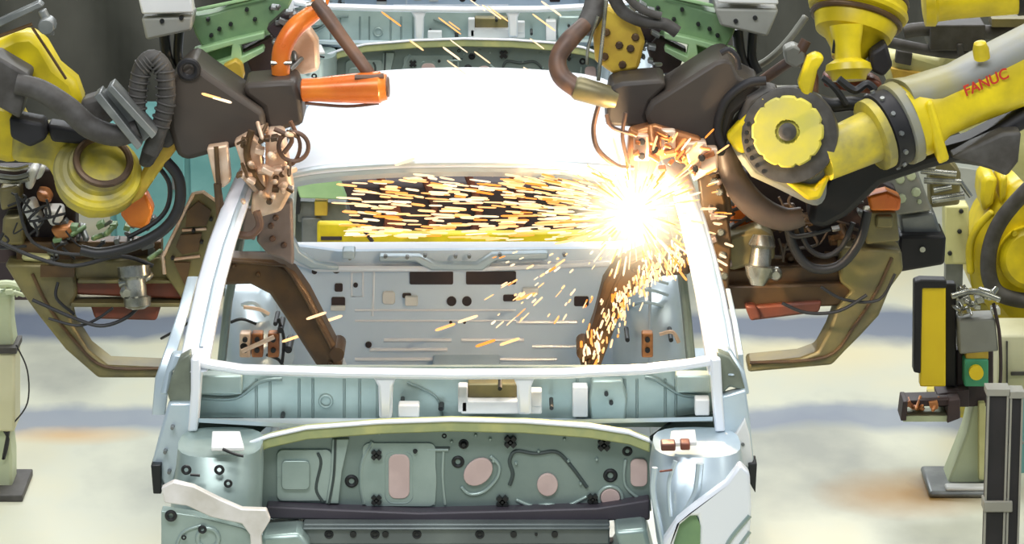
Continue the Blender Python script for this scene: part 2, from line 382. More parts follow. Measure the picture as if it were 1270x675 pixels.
# front bulkhead
bar = [(304, 556), (335, 545), (380, 535), (470, 528), (560, 525), (650, 527), (730, 533), (780, 541), (806, 551)]
b = MB(); b.prism([(324, 566)] + bar[1:] + [(812, 560), (806, 600), (808, 634), (325, 634)], FY, .03); fw = part(b, 'front_bulkhead', 'firewall_steel')
b = MB(); b.prism([(x, y - 3) for x, y in bar] + [(x, y + 11) for x, y in bar[::-1]], FY - .05, .05); part(b, 'bulkhead_flange', 'sealer_olive', .004, fw, 'olive sealed top flange')
b = MB(); b.prism([(x, y - 5) for x, y in bar] + [(x, y - 1) for x, y in bar[::-1]], FY - .055, .02); part(b, 'flange_edge', 'panel_white', .003, fw)
b = MB()   # pressed beads and recesses
Z = FY - .002
b.prism(rrect(343, 558, 412, 622, 8), FY - .008, .02); b.prism([(412, 545), (433, 545), (424, 585), (420, 625), (404, 625), (410, 585)], FY - .014, .03)
b.prism(rrect(349, 572, 384, 608, 6), FY - .018, .03)
b.prism(rrect(450, 550, 540, 628, 8), FY - .006, .02)
b.ptube([(452, 625), (448, 600), (450, 572), (462, 548)], Z, 3, 8); b.ptube([(414, 548), (412, 590), (406, 625)], Z, 2.4, 8)
b.ptube([(530, 558), (556, 558)], Z, 2.2, 8); b.ptube([(536, 560), (540, 592), (538, 626)], Z, 1.8, 8); b.ptube([(550, 560), (549, 592), (552, 626)], Z, 1.8, 8)
b.ptube([(640, 620), (660, 628), (682, 626), (700, 629), (728, 616)], Z, 2.4, 8)
b.ptube([(572, 604), (582, 613), (600, 610), (616, 594), (619, 578), (608, 566)], Z, 2.6, 8)
b.torus(W(757, 618, Z), (0, 1, 0), 15 * U(0), 2.6 * U(0)); b.ptube([(776, 570), (774, 590), (778, 606), (800, 625)], Z, 2.4, 8)
b.ptube(rrect(478, 560, 512, 624, 10) + [(478 + 10, 560)], Z, 2.2, 8, False)
part(b, 'pressed_bead', 'firewall_light', .004, fw)
b = MB(); b.ptube([(632, 602), (636, 588), (632, 572), (640, 560), (664, 563), (690, 561), (708, 578), (728, 605)], Z, 2.4, 8); b.ptube([(416, 545), (414, 590), (408, 625)], Z - .014, 1.6, 8); b.ptube([(528, 556), (558, 556)], Z, 1.6, 6); b.ptube([(394, 562), (398, 575), (392, 606), (400, 622)], Z - .008, 1.8, 6); part(b, 'contour', 'contour_dark', 0, fw, 'dark lines along the pressed beads')  # dark lines drawn along the pressed beads
for pts in (rrect(482, 564, 508, 619, 9), ell(593, 586, 20, 15, 20, -.7), ell(679, 602, 13, 14), ell(757, 618, 12, 11), rrect(782, 570, 803, 604, 7)):
    b = MB(); b.prism(pts, FY - .009 - random.random() * .001, .02); part(b, 'lit_hole_disc', 'hole_pink', .002, fw, 'pale pink disc painted as a hole onto the lit interior')  # pink discs stand in for holes showing the lit interior
proto = None
for x, y, r, st in ((436, 597, 8, 0), (568, 573, 7.5, 0), (575, 551, 6, 1), (515, 559, 6, 1), (467, 563, 6, 2), (467, 619, 6, 2), (523, 607, 6, 0), (633, 547, 7, 2), (623, 621, 7, 2), (749, 551, 7, 2), (778, 560, 6, 0), (757, 590, 8.5, 0), (735, 618, 6, 2), (551, 541, 3, 0)):
    b = MB(); p = W(x, y, FY)
    if st == 2:
        for q in range(2):
            a = math.pi / 4 + q * math.pi / 2; d = Vector((math.cos(a), 0, math.sin(a))); n = Vector((-d.z, 0, d.x)); R_ = r * U(0) * 1.15; w_ = r * U(0) * .42
            b.slab([p + d * R_ + n * w_, p - d * R_ + n * w_, p - d * R_ - n * w_, p + d * R_ - n * w_], (0, -.018, 0))
        b.lathe(p + Vector((0, -.02, 0)), (0, 1, 0), [(0, .004), (.02, .006)], 8)
    else:
        b.torus(p, (0, 1, 0), r * U(0) * .75, r * U(0) * .33)
        if st == 1: b.lathe(p, (0, -1, 0), [(0, r * U(0) * .6), (.014, r * U(0) * .4)], 12)
    part(b, 'clip', 'clip_black', par=fw)
for x, y in ((355, 545), (365, 543), (470, 538), (590, 540), (700, 545), (640, 575), (705, 572), (668, 560), (740, 570), (560, 548), (612, 572), (345, 590), (720, 600), (608, 545)):
    b = MB(); b.lathe(W(x, y, FY - .004), (0, -1, 0), [(-.01, .0045), (.003, .0045), (.005, .003)], 8); part(b, 'weld_stud', 'firewall_light', par=fw)
# lower beam
b = MB(); b.prism([(330, 628), (420, 632), (520, 636), (640, 633), (740, 630), (806, 620), (806, 646), (560, 648), (330, 644)], FY - .05, .06); part(b, 'sound_deadener', 'rubber_dark', .006)
b = MB(); b.rect(376, 650, 756, 676, FY - .09, .05); b.rect(376, 648, 756, 652, FY - .10, .1); cm = part(b, 'cross_member', 'cross_dark', .006)
b = MB(); b.rect(330, 672, 800, 720, FY - .02, .04); part(b, 'lower_panel', 'rubber_dark')
for x, d in ((408, 0), (438, 1), (465, 0), (478, 1), (517, 0), (595, 0), (637, 1), (665, 2), (688, 1)):
    b = MB(); p = W(x, 663, FY - .09)
    if d == 0: b.torus(p, (0, 1, 0), 4.2 * U(0), 1.6 * U(0)); b.lathe(p, (0, -1, 0), [(-.01, .006), (.004, .005)], 10)
    elif d == 1: b.lathe(p, (0, -1, 0), [(-.01, .010), (.004, .009)], 12)
    else: b.lathe(p, (0, -1, 0), [(-.01, .005), (.004, .004)], 8)
    part(b, 'bolt', 'clip_black', par=cm)
b = MB(); b.prism([(326, 652), (374, 648), (386, 664), (384, 690), (330, 690)], FY - .16, .2); b.prism([(760, 646), (800, 642), (812, 690), (752, 690), (768, 668)], FY - .16, .2); part(b, 'rail_end', 'firewall_light', .012)
# dark sheets painted in as the shade of the gaps beside the cowl
b = MB(); b.prism([(236, 522), (300, 522), (330, 530), (305, 552), (236, 556)], .12, .03); b.prism([(806, 545), (840, 520), (898, 512), (898, 560), (820, 560)], .12, .03); part(b, 'gap_shade', 'dark_gap')
# front towers
b = MB(); b.ribbon([(228, 318, 560, -.20, .14), (216, 322, 568, -.30, .30), (212, 322, 600, -.34, .36), (206, 320, 640, -.38, .40), (204, 318, 700, -.40, .42)], .3, 20, .7); tw = part(b, 'suspension_tower', 'firewall_light')
b = MB(); b.prism([(200, 606), (215, 598), (240, 604), (272, 620), (300, 632), (330, 633), (335, 646), (324, 664), (326, 700), (312, 700), (310, 664), (300, 650), (262, 642), (232, 628), (204, 624)], -.45, .03); part(b, 'wheel_arch_flange', 'flange_pinkish', .003, tw)
b = MB(); b.prism([(200, 634), (240, 640), (300, 655), (322, 668), (322, 700), (200, 700)], -.43, .05); b.torus(W(258, 668, -.432), (0, 1, 0), .028, .007); b.ptube([(206, 612), (226, 622), (300, 648), (316, 675)], -.43, 3.5, 8); b.ptube([(215, 690), (226, 662), (250, 652)], -.43, 2.5, 8); part(b, 'arch_panel', 'firewall_light', .01, tw)
for x, y, r, Y in ((231, 583, 6, -.345), (272, 583, 6, -.35), (283, 600, 5, -.36), (212, 640, 7, -.44), (251, 657, 5, -.44), (228, 667, 3, -.44)):
    b = MB(); b.torus(W(x, y, Y), (0, 1, 0), r * U(0) * .75, r * U(0) * .33); part(b, 'clip', 'clip_black', par=tw)
b = MB(); b.slab([W(263, 540, -.18), W(298, 540, -.18), W(303, 560, -.34), (W(262, 560, -.34))], (0, 0, .012)); part(b, 'tag_plate', 'white_paint', .003, tw, 'white tag plate')
b = MB(); b.ptube([(276, 557), (290, 563), (302, 566)], -.36, 2, 6); b.ptube([(236, 589), (248, 590)], -.37, 1.8, 6); part(b, 'slot', 'clip_black', par=tw)
b = MB(); b.ribbon([(820, 900, 560, -.20, .14), (812, 922, 568, -.30, .30), (808, 926, 600, -.34, .36), (810, 930, 640, -.38, .40), (818, 932, 700, -.40, .42)], .3, 20, .7); tw = part(b, 'suspension_tower', 'panel_steel')
b = MB(); b.ptube([(812, 580), (810, 610), (818, 650), (828, 700)], -.40, 4, 8); b.ptube([(868, 575), (866, 598), (862, 615), (848, 640)], -.39, 5, 8); b.ptube([(838, 572), (830, 600), (832, 640)], -.40, 3, 8); part(b, 'pressed_bead', 'panel_steel', par=tw)
b = MB(); b.prism([(820, 700), (824, 670), (840, 646), (862, 628), (900, 600), (918, 576), (930, 588), (932, 630), (928, 700), (868, 700), (869, 655), (866, 640), (856, 641), (843, 652), (836, 674), (835, 700)], -.46, .05); part(b, 'wheel_arch_flange', 'panel_white', .008, tw)
b = MB(); b.prism([(832, 700), (832, 670), (844, 646), (862, 636), (874, 664), (874, 700)], -.445, .03); part(b, 'arch_opening', 'fixture_green', par=tw, label='dark green wheel arch opening')
b = MB(); b.ptube([(896, 700), (904, 672), (930, 640)], -.46, 3, 8); b.ptube([(910, 700), (916, 680), (930, 660)], -.46, 2.5, 8); part(b, 'arch_rib', 'firewall_light', par=tw)
b = MB(); b.slab([W(832, 540, -.18), W(862, 538, -.18), W(864, 553, -.30), W(830, 555, -.30)], (0, 0, .012)); part(b, 'tag_plate', 'white_paint', .003, tw, 'white tag plate')
b = MB(); b.rect(820, 551, 838, 560, -.34, .05); b.rect(844, 550, 856, 559, -.33, .05); b.ptube([(818, 585), (834, 583)], -.42, 1.6, 6); part(b, 'block', 'red_brown', .004, tw, 'red-brown fastener block')
# outer sides beside the cowl
b = MB(); b.prism([(212, 470), (222, 446), (236, 438), (238, 500), (212, 502), (207, 488)], -.02, .06); part(b, 'wing_bracket', 'bracket_grey', .006, label='olive-grey inner bracket')
b = MB(); b.ribbon([(212, 236, 440, .03), (205, 214, 462, .02), (198, 210, 490, 0)], .05); b.prism([(209, 500), (238, 500), (236, 545), (226, 566), (214, 606), (204, 606), (188, 577), (196, 545)], -.04, .05); ow = part(b, 'wing_rail', 'panel_steel', .008)
b = MB(); b.prism([(187, 577), (200, 577), (200, 613), (190, 613)], -.07, .08); part(b, 'rubber_block', 'clip_black', .003, ow)
b = MB(); b.prism([(889, 437), (905, 443), (918, 462), (925, 486), (905, 480), (893, 492)], -.02, .06); part(b, 'wing_bracket', 'bracket_grey', .006, label='olive-grey inner bracket')
b = MB(); b.ribbon([(892, 906, 434, .03), (914, 924, 462, .01), (922, 930, 490, 0)], .05); b.prism([(895, 492), (925, 484), (930, 520), (936, 583), (905, 583), (898, 545)], -.04, .05); ow = part(b, 'wing_rail', 'panel_steel', .008)
b = MB(); b.prism([(899, 538), (912, 540), (924, 520), (930, 540), (934, 572), (930, 580), (912, 576), (904, 560)], -.06, .03); part(b, 'hinge_plate', 'white_paint', .004, ow)
b = MB(); b.prism([(928, 575), (939, 575), (937, 612), (930, 600)], -.07, .08); part(b, 'rubber_block', 'clip_black', .003, ow)
for x, y in ((906, 556), (921, 550), (908, 572), (205, 560), (214, 530), (210, 585)):
    b = MB(); b.lathe(W(x, y, -.05), (0, -1, 0), [(-.01, .006), (.014, .005)], 8); part(b, 'bolt', 'steel_grey', par=ow)
b = MB(); b.ribbon([(188, 205, 515, .12), (192, 210, 470, .12), (206, 222, 430, .16), (220, 234, 388, .28), (232, 246, 345, .40)], .02, 8); b.ribbon([(919, 925, 500, .12), (915, 922, 440, .14), (908, 915, 400, .26), (900, 906, 360, .4)], .02, 8); part(b, 'door_aperture_flange', 'panel_steel')
# rear interior bulkhead (seen through the windscreen opening)
BY = 2.12
b = MB(); rb = [(352, 316), (372, 306), (420, 312), (800, 308), (808, 330), (806, 470), (352, 470)]
b.prism(rb, BY, .03); rbk = part(b, 'rear_bulkhead', 'bulkhead_blue')
b = MB(); b.slab([W(366, 300, 2.42), W(400, 301, 2.42), W(760, 299, 2.42), W(806, 296, 2.42), W(808, 322, BY - .03), W(600, 330, BY - .03), W(395, 328, BY - .03), W(356, 318, BY - .03)], (0, 0, -.02)); part(b, 'parcel_shelf', 'panel_white', .006)
b = MB(); b.prism([(362, 290), (372, 312), (392, 326), (420, 330), (420, 336), (385, 334), (362, 322), (352, 300)], BY - .04, .04); b.prism([(470, 318), (520, 318), (540, 328), (590, 328), (610, 316), (680, 314), (680, 322), (615, 324), (598, 336), (535, 336), (515, 325), (470, 325)], BY - .05, .05)
b.rect(424, 312, 440, 322, BY - .07, .08); part(b, 'shelf_stiffener', 'panel_steel', .006, rbk)
b = MB()
for y, x0, x1 in ((422, 476, 560), (422, 572, 650), (434, 458, 555), (446, 440, 690), (400, 640, 716), (430, 660, 720)): b.ptube([(x0, y), (x1, y)], BY - .002, 2.6, 8)
for y in (398, 385): b.ptube([(440, y), (640, y)], BY - .002, 1.4, 8)
b.ptube([(412, 420), (426, 450), (432, 470)], BY, 3, 8); b.ptube([(464, 330), (462, 392)], BY, 1.5, 8); b.ptube([(436, 338), (450, 338), (450, 368), (436, 368), (436, 338)], BY, 1.5, 6, False)
part(b, 'pressed_bead', 'panel_white', par=rbk)
b = MB()
for x0, y0, x1, y1 in ((508, 337, 562, 353), (578, 337, 640, 353), (411, 369, 428, 382), (499, 364, 510, 370), (415, 352, 425, 362), (712, 368, 730, 380), (624, 366, 640, 374)): b.prism(rrect(x0, y0, x1, y1, 2), BY - .006, .02)
for x, y, r in ((560, 374, 6), (579, 374, 6), (417, 334, 5.5), (390, 337, 3.5), (441, 354, 3), (457, 428, 4), (482, 369, 3), (476, 367, 2), (559, 400, 2), (576, 400, 2)): b.prism(ell(x, y, r, r, 14), BY - .006, .02)
part(b, 'access_hole', 'fixture_dark', par=rbk)
b = MB()
for x, y in ((434, 316), (478, 314), (505, 315), (527, 313), (565, 314), (582, 314), (620, 312), (700, 312)): b.lathe(W(x, y + 4, BY - .05), (0, -1, 0), [(-.01, .007), (.01, .006)], 8)
part(b, 'stud', 'steel_grey', par=rbk)
b = MB(); b.prism(rrect(502, 368, 518, 380, 2), BY - .02, .02); b.prism(rrect(474, 362, 490, 378, 4), BY - .01, .02); b.rect(410, 380, 428, 386, BY - .02, .02); b.rect(648, 358, 668, 366, BY - .02, .02); part(b, 'bracket', 'white_paint', .003, rbk)
# wheelhouses and side trim steel inside
b = MB(); b.ribbon([(776, 836, 338, 1.95, .15), (770, 846, 350, 1.85, .3), (766, 852, 380, 1.75, .4), (764, 858, 420, 1.70, .45), (762, 862, 470, 1.68, .5)], .3, 20, .8)
for y in (352, 366, 382): b.ptube([(778, y, 1.78), (800, y - 7, 1.70), (828, y, 1.78)], 1.8, 2, 8)
b.ptube([(806, 350, 1.74), (806, 460, 1.64)], 1.7, 2, 8); part(b, 'wheelhouse', 'panel_steel')
b = MB(); b.ribbon([(286, 318, 352, 1.95, .15), (276, 336, 366, 1.85, .3), (272, 350, 400, 1.75, .4), (272, 360, 470, 1.70, .5)], .3, 20, .8); b.ptube([(300, 378, 1.72), (316, 376, 1.70), (330, 392, 1.7)], 1.7, 3, 8); part(b, 'wheelhouse', 'panel_steel')
for x0 in (297, 312, 332, 796):
    b = MB(); b.rect(x0, 414, x0 + 14, 444, 1.58, .05); p = part(b, 'seat_bracket', 'gun_copper' if x0 != 297 else 'gun_tan', .005, label='copper-tinted bracket with two bolts')
    b = MB()
    for y in (421, 434): b.lathe(W(x0 + 7, y, 1.58), (0, -1, 0), [(-.01, .009), (.012, .008)], 10)
    part(b, 'bolt', 'clip_black', par=p)
b = MB()
for x, y, r in ((303, 428, 5), (348, 408, 4), (358, 432, 5), (342, 400, 3), (832, 420, 3), (778, 420, 3)): b.lathe(W(x, y, 1.6), (0, -1, 0), [(-.12, r * .0026), (.02, r * .0024)], 12)
b.ptube([(286, 400), (300, 396), (318, 402)], 1.62, 2, 6); b.ptube([(345, 395), (352, 420), (350, 450)], 1.6, 2, 6); b.ptube([(330, 440), (345, 446), (352, 456)], 1.6, 2, 6); part(b, 'grommet', 'clip_black')
b = MB(); b.ptube([(300, 436), (318, 428), (340, 418)], 1.56, 3, 8); b.ptube([(302, 381), (322, 384), (334, 390)], 1.56, 2.5, 8); b.ptube([(818, 415), (834, 412), (842, 425)], 1.56, 2.5, 8); part(b, 'strap', 'gun_tan')
# rear shelf ends behind the rear pillars
b = MB(); b.prism([(360, 214), (395, 212), (800, 212), (800, 219), (395, 219), (360, 222)], 2.30, .02); part(b, 'rear_window_seal', 'panel_steel')

dy = 5.62
car2 = copy_tree(car); car2.location.y += dy; car2.location.x -= .03; car2['label'] = 'second car body shell waiting behind the first, seen above the white roof'
# skids carrying the two bodies
for k, (yy, lab) in enumerate(((1.0, 'low steel transport skid under the front car body'), (1.0 + dy, 'low steel transport skid under the rear car body'))):
    sk = thing('transport_skid', lab, 'skid', (-.16, yy, 0))
    b = MB()
    for x in (-.62, .30): b.box((x, yy, .18), (.10, 3.4, .10))
    b.build('runner', 'steel_grey', sk, .008)
    b = MB()
    for y_ in (-1.3, 0, 1.3): b.box((-.16, yy + y_, .10), (1.1, .10, .10))
    for x in (-.62, .30):
        for y_ in (-1.3, 0, 1.3): b.box((x, yy + y_, .03), (.16, .16, .06)); b.box((x, yy + y_ * .9, .255), (.08, .08, .06))
    b.build('crossbar', 'steel_grey', sk, .008)

# ------------------------------------------------------------------ line equipment seen through the rear window
t = thing('stop_beam', 'bright yellow floor beam seen low through the rear window', 'beam', W(560, 300, 3.9) * 1)
t.location.z = 0
b = MB(); b.prism([(393, 276), (434, 276), (446, 289), (760, 287), (790, 280), (820, 276), (820, 345), (393, 345)], 3.7, .04); bm_ = b.build('beam', 'robot_yellow', t, .01)
b = MB(); b.ptube([(452, 286), (462, 300)], 3.68, 2.5, 6); b.rect(398, 294, 424, 298, 3.69, .02); b.build('slot', 'fixture_dark', bm_)
b = MB()
for x in (-.55, .0, .45): b.box((x, 3.78, .09), (.1, .1, .18))
b.build('foot', 'steel_grey', t)
t = thing('lift_table', 'dark steel lifting table behind the rear window, shrouded in sparks', 'table', (-.1, 4.4, 0))
b = MB(); b.prism([(418, 214), (840, 214), (840, 300), (440, 300)], 4.25, .35); b.build('housing', 'fixture_dark', t, .02)
b = MB()
for x in range(470, 830, 55): b.ptube([(x, 216), (x + 14, 260), (x + 4, 296)], 4.22, 5, 8)
b.prism([(476, 260), (495, 250), (500, 290), (478, 292)], 4.2, .04); b.build('rib', 'red_brown', t)
b = MB(); b.box((-.1, 4.45, .12), (1.1, .5, .24)); b.build('base', 'fixture_dark', t, .02)
t = thing('clamp_stand', 'pale green tilted plate with a small yellow block, seen at left of the rear window', 'clamp', (-.72, 4.0, 0))
b = MB(); b.prism([(364, 220), (418, 216), (430, 248), (372, 246)], 3.95, .06); b.build('tilt_plate', 'fixture_green_light', t, .005)
b = MB(); b.prism([(370, 246), (430, 248), (436, 272), (370, 272)], 4.02, .1); b.rect(374, 270, 398, 427, 4.0, .08); b.build('stand', 'steel_grey', t, .005)
b = MB(); b.rect(390, 250, 406, 268, 3.97, .06); b.build('block', 'clamp_yellow', t, .004)
b = MB(); b.prism(rrect(366, 238, 372, 266, 2), 3.97, .06); b.build('knob', 'clip_black', t)

# ------------------------------------------------------------------ background
t = thing('welding_curtain', 'dark grey folded welding curtain hanging at upper left', 'curtain', (-2.1, 6.2, 0))
rows = []
for i in range(14):
    row = []
    for k in range(60):
        x = -3.9 + k * 3.0 / 59; z = 0.02 + i * .2
        row.append(Vector((x, 6.2 + .09 * math.sin(k * .6 + i * .55) + .03 * math.sin(k * .31), z)))
    rows.append(row)
MB().sheet(rows, (0, .01, 0)).build('curtain_cloth', 'curtain_dark', t)
b = MB(); b.tube([(-4, 6.2, 2.64), (-.9, 6.2, 2.64)], .03); 
for x in (-4, -.9): b.tube([(x, 6.2, 0), (x, 6.2, 2.64)], .03)
b.build('curtain_rail', 'steel_grey', t)
t = thing('welding_curtain', 'dark grey welding curtain behind the robots at upper right', 'curtain', (2.2, 6.6, 0))
rows = [[Vector((.92 + k * 3.0 / 59, 7.0 + .06 * math.sin(k * .7 + i * .3), .02 + i * .2)) for k in range(60)] for i in range(14)]
MB().sheet(rows, (0, .01, 0)).build('curtain_cloth', 'curtain_dark', t)
b = MB(); b.tube([(.9, 7, 2.64), (4, 7, 2.64)], .03)
for x in (.9, 4): b.tube([(x, 7, 0), (x, 7, 2.64)], .03)
b.build('curtain_rail', 'steel_grey', t)
t = thing('cabinet', 'teal cabinet standing on the floor behind the left welding gun', 'cabinet', (-1.25, 5.3, 0))
b = MB(); b.box((-1.30, 5.3, .31), (.62, .4, .62)); b.build('body', 'teal_panel', t, .01)
for x in (-1.60 + .155, -1.60 + .455):
    b = MB(); b.box((x, 5.085, .32), (.28, .02, .54)); d_ = b.build('door', 'teal_panel', t, .006)
    b = MB(); b.box((x + .1, 5.07, .4), (.02, .03, .1)); b.build('handle', 'steel_grey', d_)
t = thing('low_rail', 'dark low rail across the floor at far left behind the pedestal', 'rail', (-1.45, 4.6, 0))
b = MB(); b.box((-1.5, 4.75, .10), (1.1, .12, .12)); b.build('rail', 'fixture_dark', t, .01)
b = MB()
for x in (-1.9, -1.2): b.box((x, 4.75, .02), (.12, .2, .05))
b.build('foot', 'fixture_dark', t)

def clutter(b, x0, y0, x1, y1, Y, n, s0=4, s1=10, seed=1):
    R_ = random.Random(seed)
    for _ in range(n):
        x = R_.uniform(x0, x1); y = R_.uniform(y0, y1); a = R_.uniform(s0, s1); c = R_.uniform(s0, s1) * .6; q = R_.uniform(-.6, .6); Yd = Y + R_.uniform(-.05, .05)
        P = [(x + u * math.cos(q) - v * math.sin(q), y + u * math.sin(q) + v * math.cos(q)) for u, v in ((-a, -c), (a, -c), (a, c), (-a, c))]
        if R_.random() < .5: b.prism(P, Yd, .05)
        else: b.lathe(W(x, y, Yd), (R_.uniform(-.5, .5), -1, R_.uniform(-.5, .5)), [(-.05, c * U(Y)), (.02, c * U(Y)), (.03, c * U(Y) * .6)], 10)

# ------------------------------------------------------------------ welding guns (C-frame)
def bolts(b, pts, Y, r=3):
    for x, y in pts: b.lathe(W(x, y, Y), (0, -1, 0), [(-.01, r * U(Y)), (.006, r * U(Y)), (.010, r * U(Y) * .7)], 8)
g = thing('welding_gun', 'large left spot welding gun, its brown arm reaching into the car body', 'welding gun', W(160, 350, 1.05))
b = MB(); b.prism([(8, 322), (92, 322), (97, 345), (98, 360), (88, 378), (92, 396), (112, 428), (136, 447), (206, 450), (206, 463), (124, 463), (84, 428), (52, 388), (30, 358)], 1.0, .12); gf = b.build('outer_arm', 'gun_olive', g, .01)
b = MB(); b.ptube([(40, 340), (60, 380), (94, 425), (130, 455), (200, 457)], .995, 2.2, 8); b.rect(50, 330, 92, 344, .985, .03); b.build('rib', 'gun_brown', gf)
b = MB(); b.prism([(88, 326), (228, 318), (236, 348), (92, 348)], 1.02, .08); b.build('beam', 'gun_olive', g, .008)
b = MB(); b.prism([(90, 349), (236, 349), (232, 372), (92, 366)], 1.02, .08); b.build('lower_beam', 'red_brown', g, .008, label='dark red-brown lower beam')
b = MB(); b.rect(96, 348, 224, 352, .99, .05); b.rect(92, 366, 230, 371, .99, .2); b.build('beam_edge', 'gun_olive', g, .003)
b = MB(); b.prism([(114, 372), (202, 370), (196, 392), (120, 390)], 1.02, .12); b.build('actuator', 'red_brown', g, .008)
b = MB(); b.prism([(202, 318), (240, 240), (252, 238), (280, 258), (262, 300), (238, 376), (226, 372), (204, 340)], .98, .03); yk = b.build('yoke_plate', 'gun_olive', g, .006)
b = MB(); b.ptube([(204, 340), (202, 318), (240, 240), (252, 238), (280, 258), (262, 300)], .975, 2.4, 6, False); b.ptube([(256, 284), (226, 286)], .975, 2, 6); b.ptube([(248, 318), (216, 322)], .975, 2, 6); b.build('edge', 'gun_tan', yk, label='light tan edge')
b = MB(); b.prism([(232, 262), (246, 250), (262, 262), (256, 280), (230, 282)], .965, .03); b.prism([(224, 292), (250, 290), (246, 312), (226, 316), (218, 306)], .965, .03); b.prism([(216, 326), (236, 326), (230, 356)], .965, .03); b.build('cutout', 'gun_brown', yk)
b = MB(); bolts(b, ((240, 286), (214, 320), (250, 300), (262, 272), (228, 366)), .965, 2.5); b.build('bolt', 'clip_black', yk)
b = MB(); b.prism([(236, 312), (340, 318), (366, 332), (384, 358), (418, 424), (426, 450), (420, 458), (402, 458), (392, 446), (352, 384), (336, 360), (312, 348), (236, 350)], 1.1, .11); ia = b.build('inner_arm', 'gun_brown', g, .012)
b = MB(); b.ptube([(245, 322), (336, 328), (362, 342), (414, 438)], 1.095, 2, 8); bolts(b, ((262, 334), (290, 330), (320, 340), (410, 450)), 1.1, 3); b.build('rib', 'gun_brown', ia)
b = MB(); b.lathe(W(418, 440, 1.07), (0, 1, 0), [(0, .022), (.15, .022)], 14); b.lathe(W(412, 452, 1.12), (0, 0, -1), [(-.02, .02), (.015, .018), (.03, .010)], 12); b.build('electrode', 'gun_brown', ia)
b = MB(); b.lathe(W(166, 330, .93), (.1, -.2, -1), [(0, .05), (.03, .05), (.04, .032), (.09, .03), (.095, .042), (.12, .04), (.13, .02)], 16); b.tube([W(148, 352, .93), W(176, 346, .93), W(186, 340, .95)], .014); b.lathe(W(158, 362, .91), (0, -1, 0), [(-.02, .022), (.01, .022), (.02, .012)], 10); b.build('valve', 'steel_bright', g, label='bright metal valve')
b = MB()
b.ptube([(92, 390, .96), (70, 370, .95), (72, 350, .96)], .96, 2, 6); b.ptube([(40, 372), (100, 398), (130, 404), (160, 392), (178, 372)], .94, 2.4, 8); b.ptube([(60, 395), (96, 404), (120, 396), (140, 382)], .95, 1.8, 8)
b.ptube([(200, 420, 1.2), (234, 400, 1.1), (250, 380, 1.1), (262, 330, 1.05), (262, 270, 1.0)], 1.05, 1.8, 6); b.ptube([(0, 300), (40, 318), (90, 330), (150, 318), (190, 330)], .93, 2.6, 8); b.ptube([(20, 240), (40, 300), (100, 316), (130, 300)], .92, 2.2, 8)
b.build('cable', 'cable_black', g)
# upper jaw above the pillar
b = MB(); b.prism([(330, 160), (352, 158), (360, 206), (364, 232), (350, 258), (322, 266), (312, 262), (314, 234), (330, 230)], .70, .10); uj = b.build('upper_jaw', 'gun_tan', g, .012, label='pale tan upper jaw')
b = MB(); b.prism([(290, 176), (308, 166), (322, 178), (330, 232), (316, 240), (300, 222), (298, 200)], .69, .06); b.prism([(256, 184), (282, 180), (286, 226), (276, 234), (266, 228)], .68, .06); b.rect(318, 210, 352, 218, .665, .04); b.build('clamp_block', 'gun_tan', uj, .006)
b = MB(); bolts(b, ((345, 172), (350, 216), (334, 250), (342, 222), (302, 180)), .67, 4); b.ptube([(312, 162, .66), (306, 190, .66), (316, 222, .66), (326, 236, .66)], .66, 4.5, 8); b.ptube([(268, 182), (272, 236), (282, 285)], .66, 3, 8); b.lathe(W(270, 228, .66), (0, 0, -1), [(0, .012), (.05, .009), (.12, .004)], 10); b.build('tip_holder', 'gun_brown', uj)
b = MB(); b.prism([(322, 256), (362, 250), (364, 330), (350, 322), (332, 316), (318, 300)], .92, .06); b.prism([(304, 258), (322, 262), (316, 300), (300, 292)], .9, .05); b.build('slide_plate', 'plate_mauve', g, .008)
b = MB(); clutter(b, 296, 160, 362, 250, .64, 22, 3, 8, 51); b.build('fitting', 'gun_tan', uj, .003)
b = MB(); clutter(b, 296, 160, 362, 250, .62, 12, 2, 5, 52); b.build('fitting', 'gun_brown', uj, .002)
b = MB(); bolts(b, ((342, 270), (338, 296), (352, 304), (336, 280)), .92, 4); b.ptube([(292, 290), (310, 292), (322, 280), (318, 262)], .66, 5, 8); b.ptube([(360, 150), (372, 178), (366, 200), (350, 210)], .66, 2.5, 8); b.ptube([(340, 160), (362, 172), (352, 190)], .64, 3, 8); b.torus(W(364, 182, .65), (0, 1, 0), .043, .0065, a0=0); b.build('hose_loop', 'hose_brown', g)

g2 = thing('welding_gun', 'large right spot welding gun beside the welding flash, brown arm inside the car body', 'welding gun', W(980, 350, 1.05))
b = MB(); b.prism([(1040, 300), (1116, 305), (1118, 330), (1102, 352), (1088, 386), (1064, 412), (1046, 430), (1030, 447), (926, 456), (926, 444), (990, 438), (1012, 430), (1026, 404), (1036, 376), (1054, 356), (1040, 345)], 1.0, .12); gf = b.build('outer_arm', 'gun_olive', g2, .01)
b = MB(); b.ptube([(1106, 320), (1088, 360), (1060, 404), (1024, 443), (930, 450)], .995, 2.2, 8); b.build('rib', 'gun_brown', gf)
b = MB(); b.prism([(884, 348), (1068, 345), (1068, 372), (888, 378)], 1.02, .14); b.prism([(890, 330), (1050, 320), (1060, 348), (886, 352)], 1.06, .10); b.build('beam', 'gun_brown', g2, .008)
b = MB(); b.prism([(928, 374), (1018, 368), (1014, 382), (932, 392)], 1.00, .12); b.prism([(922, 374), (936, 374), (944, 390), (930, 394)], .98, .1); b.build('actuator', 'red_brown', g2, .008)
b = MB(); b.prism([(900, 290), (940, 278), (960, 290), (960, 318), (905, 332), (898, 316)], .98, .10); b.build('cylinder_block', 'gun_olive', g2, .012)
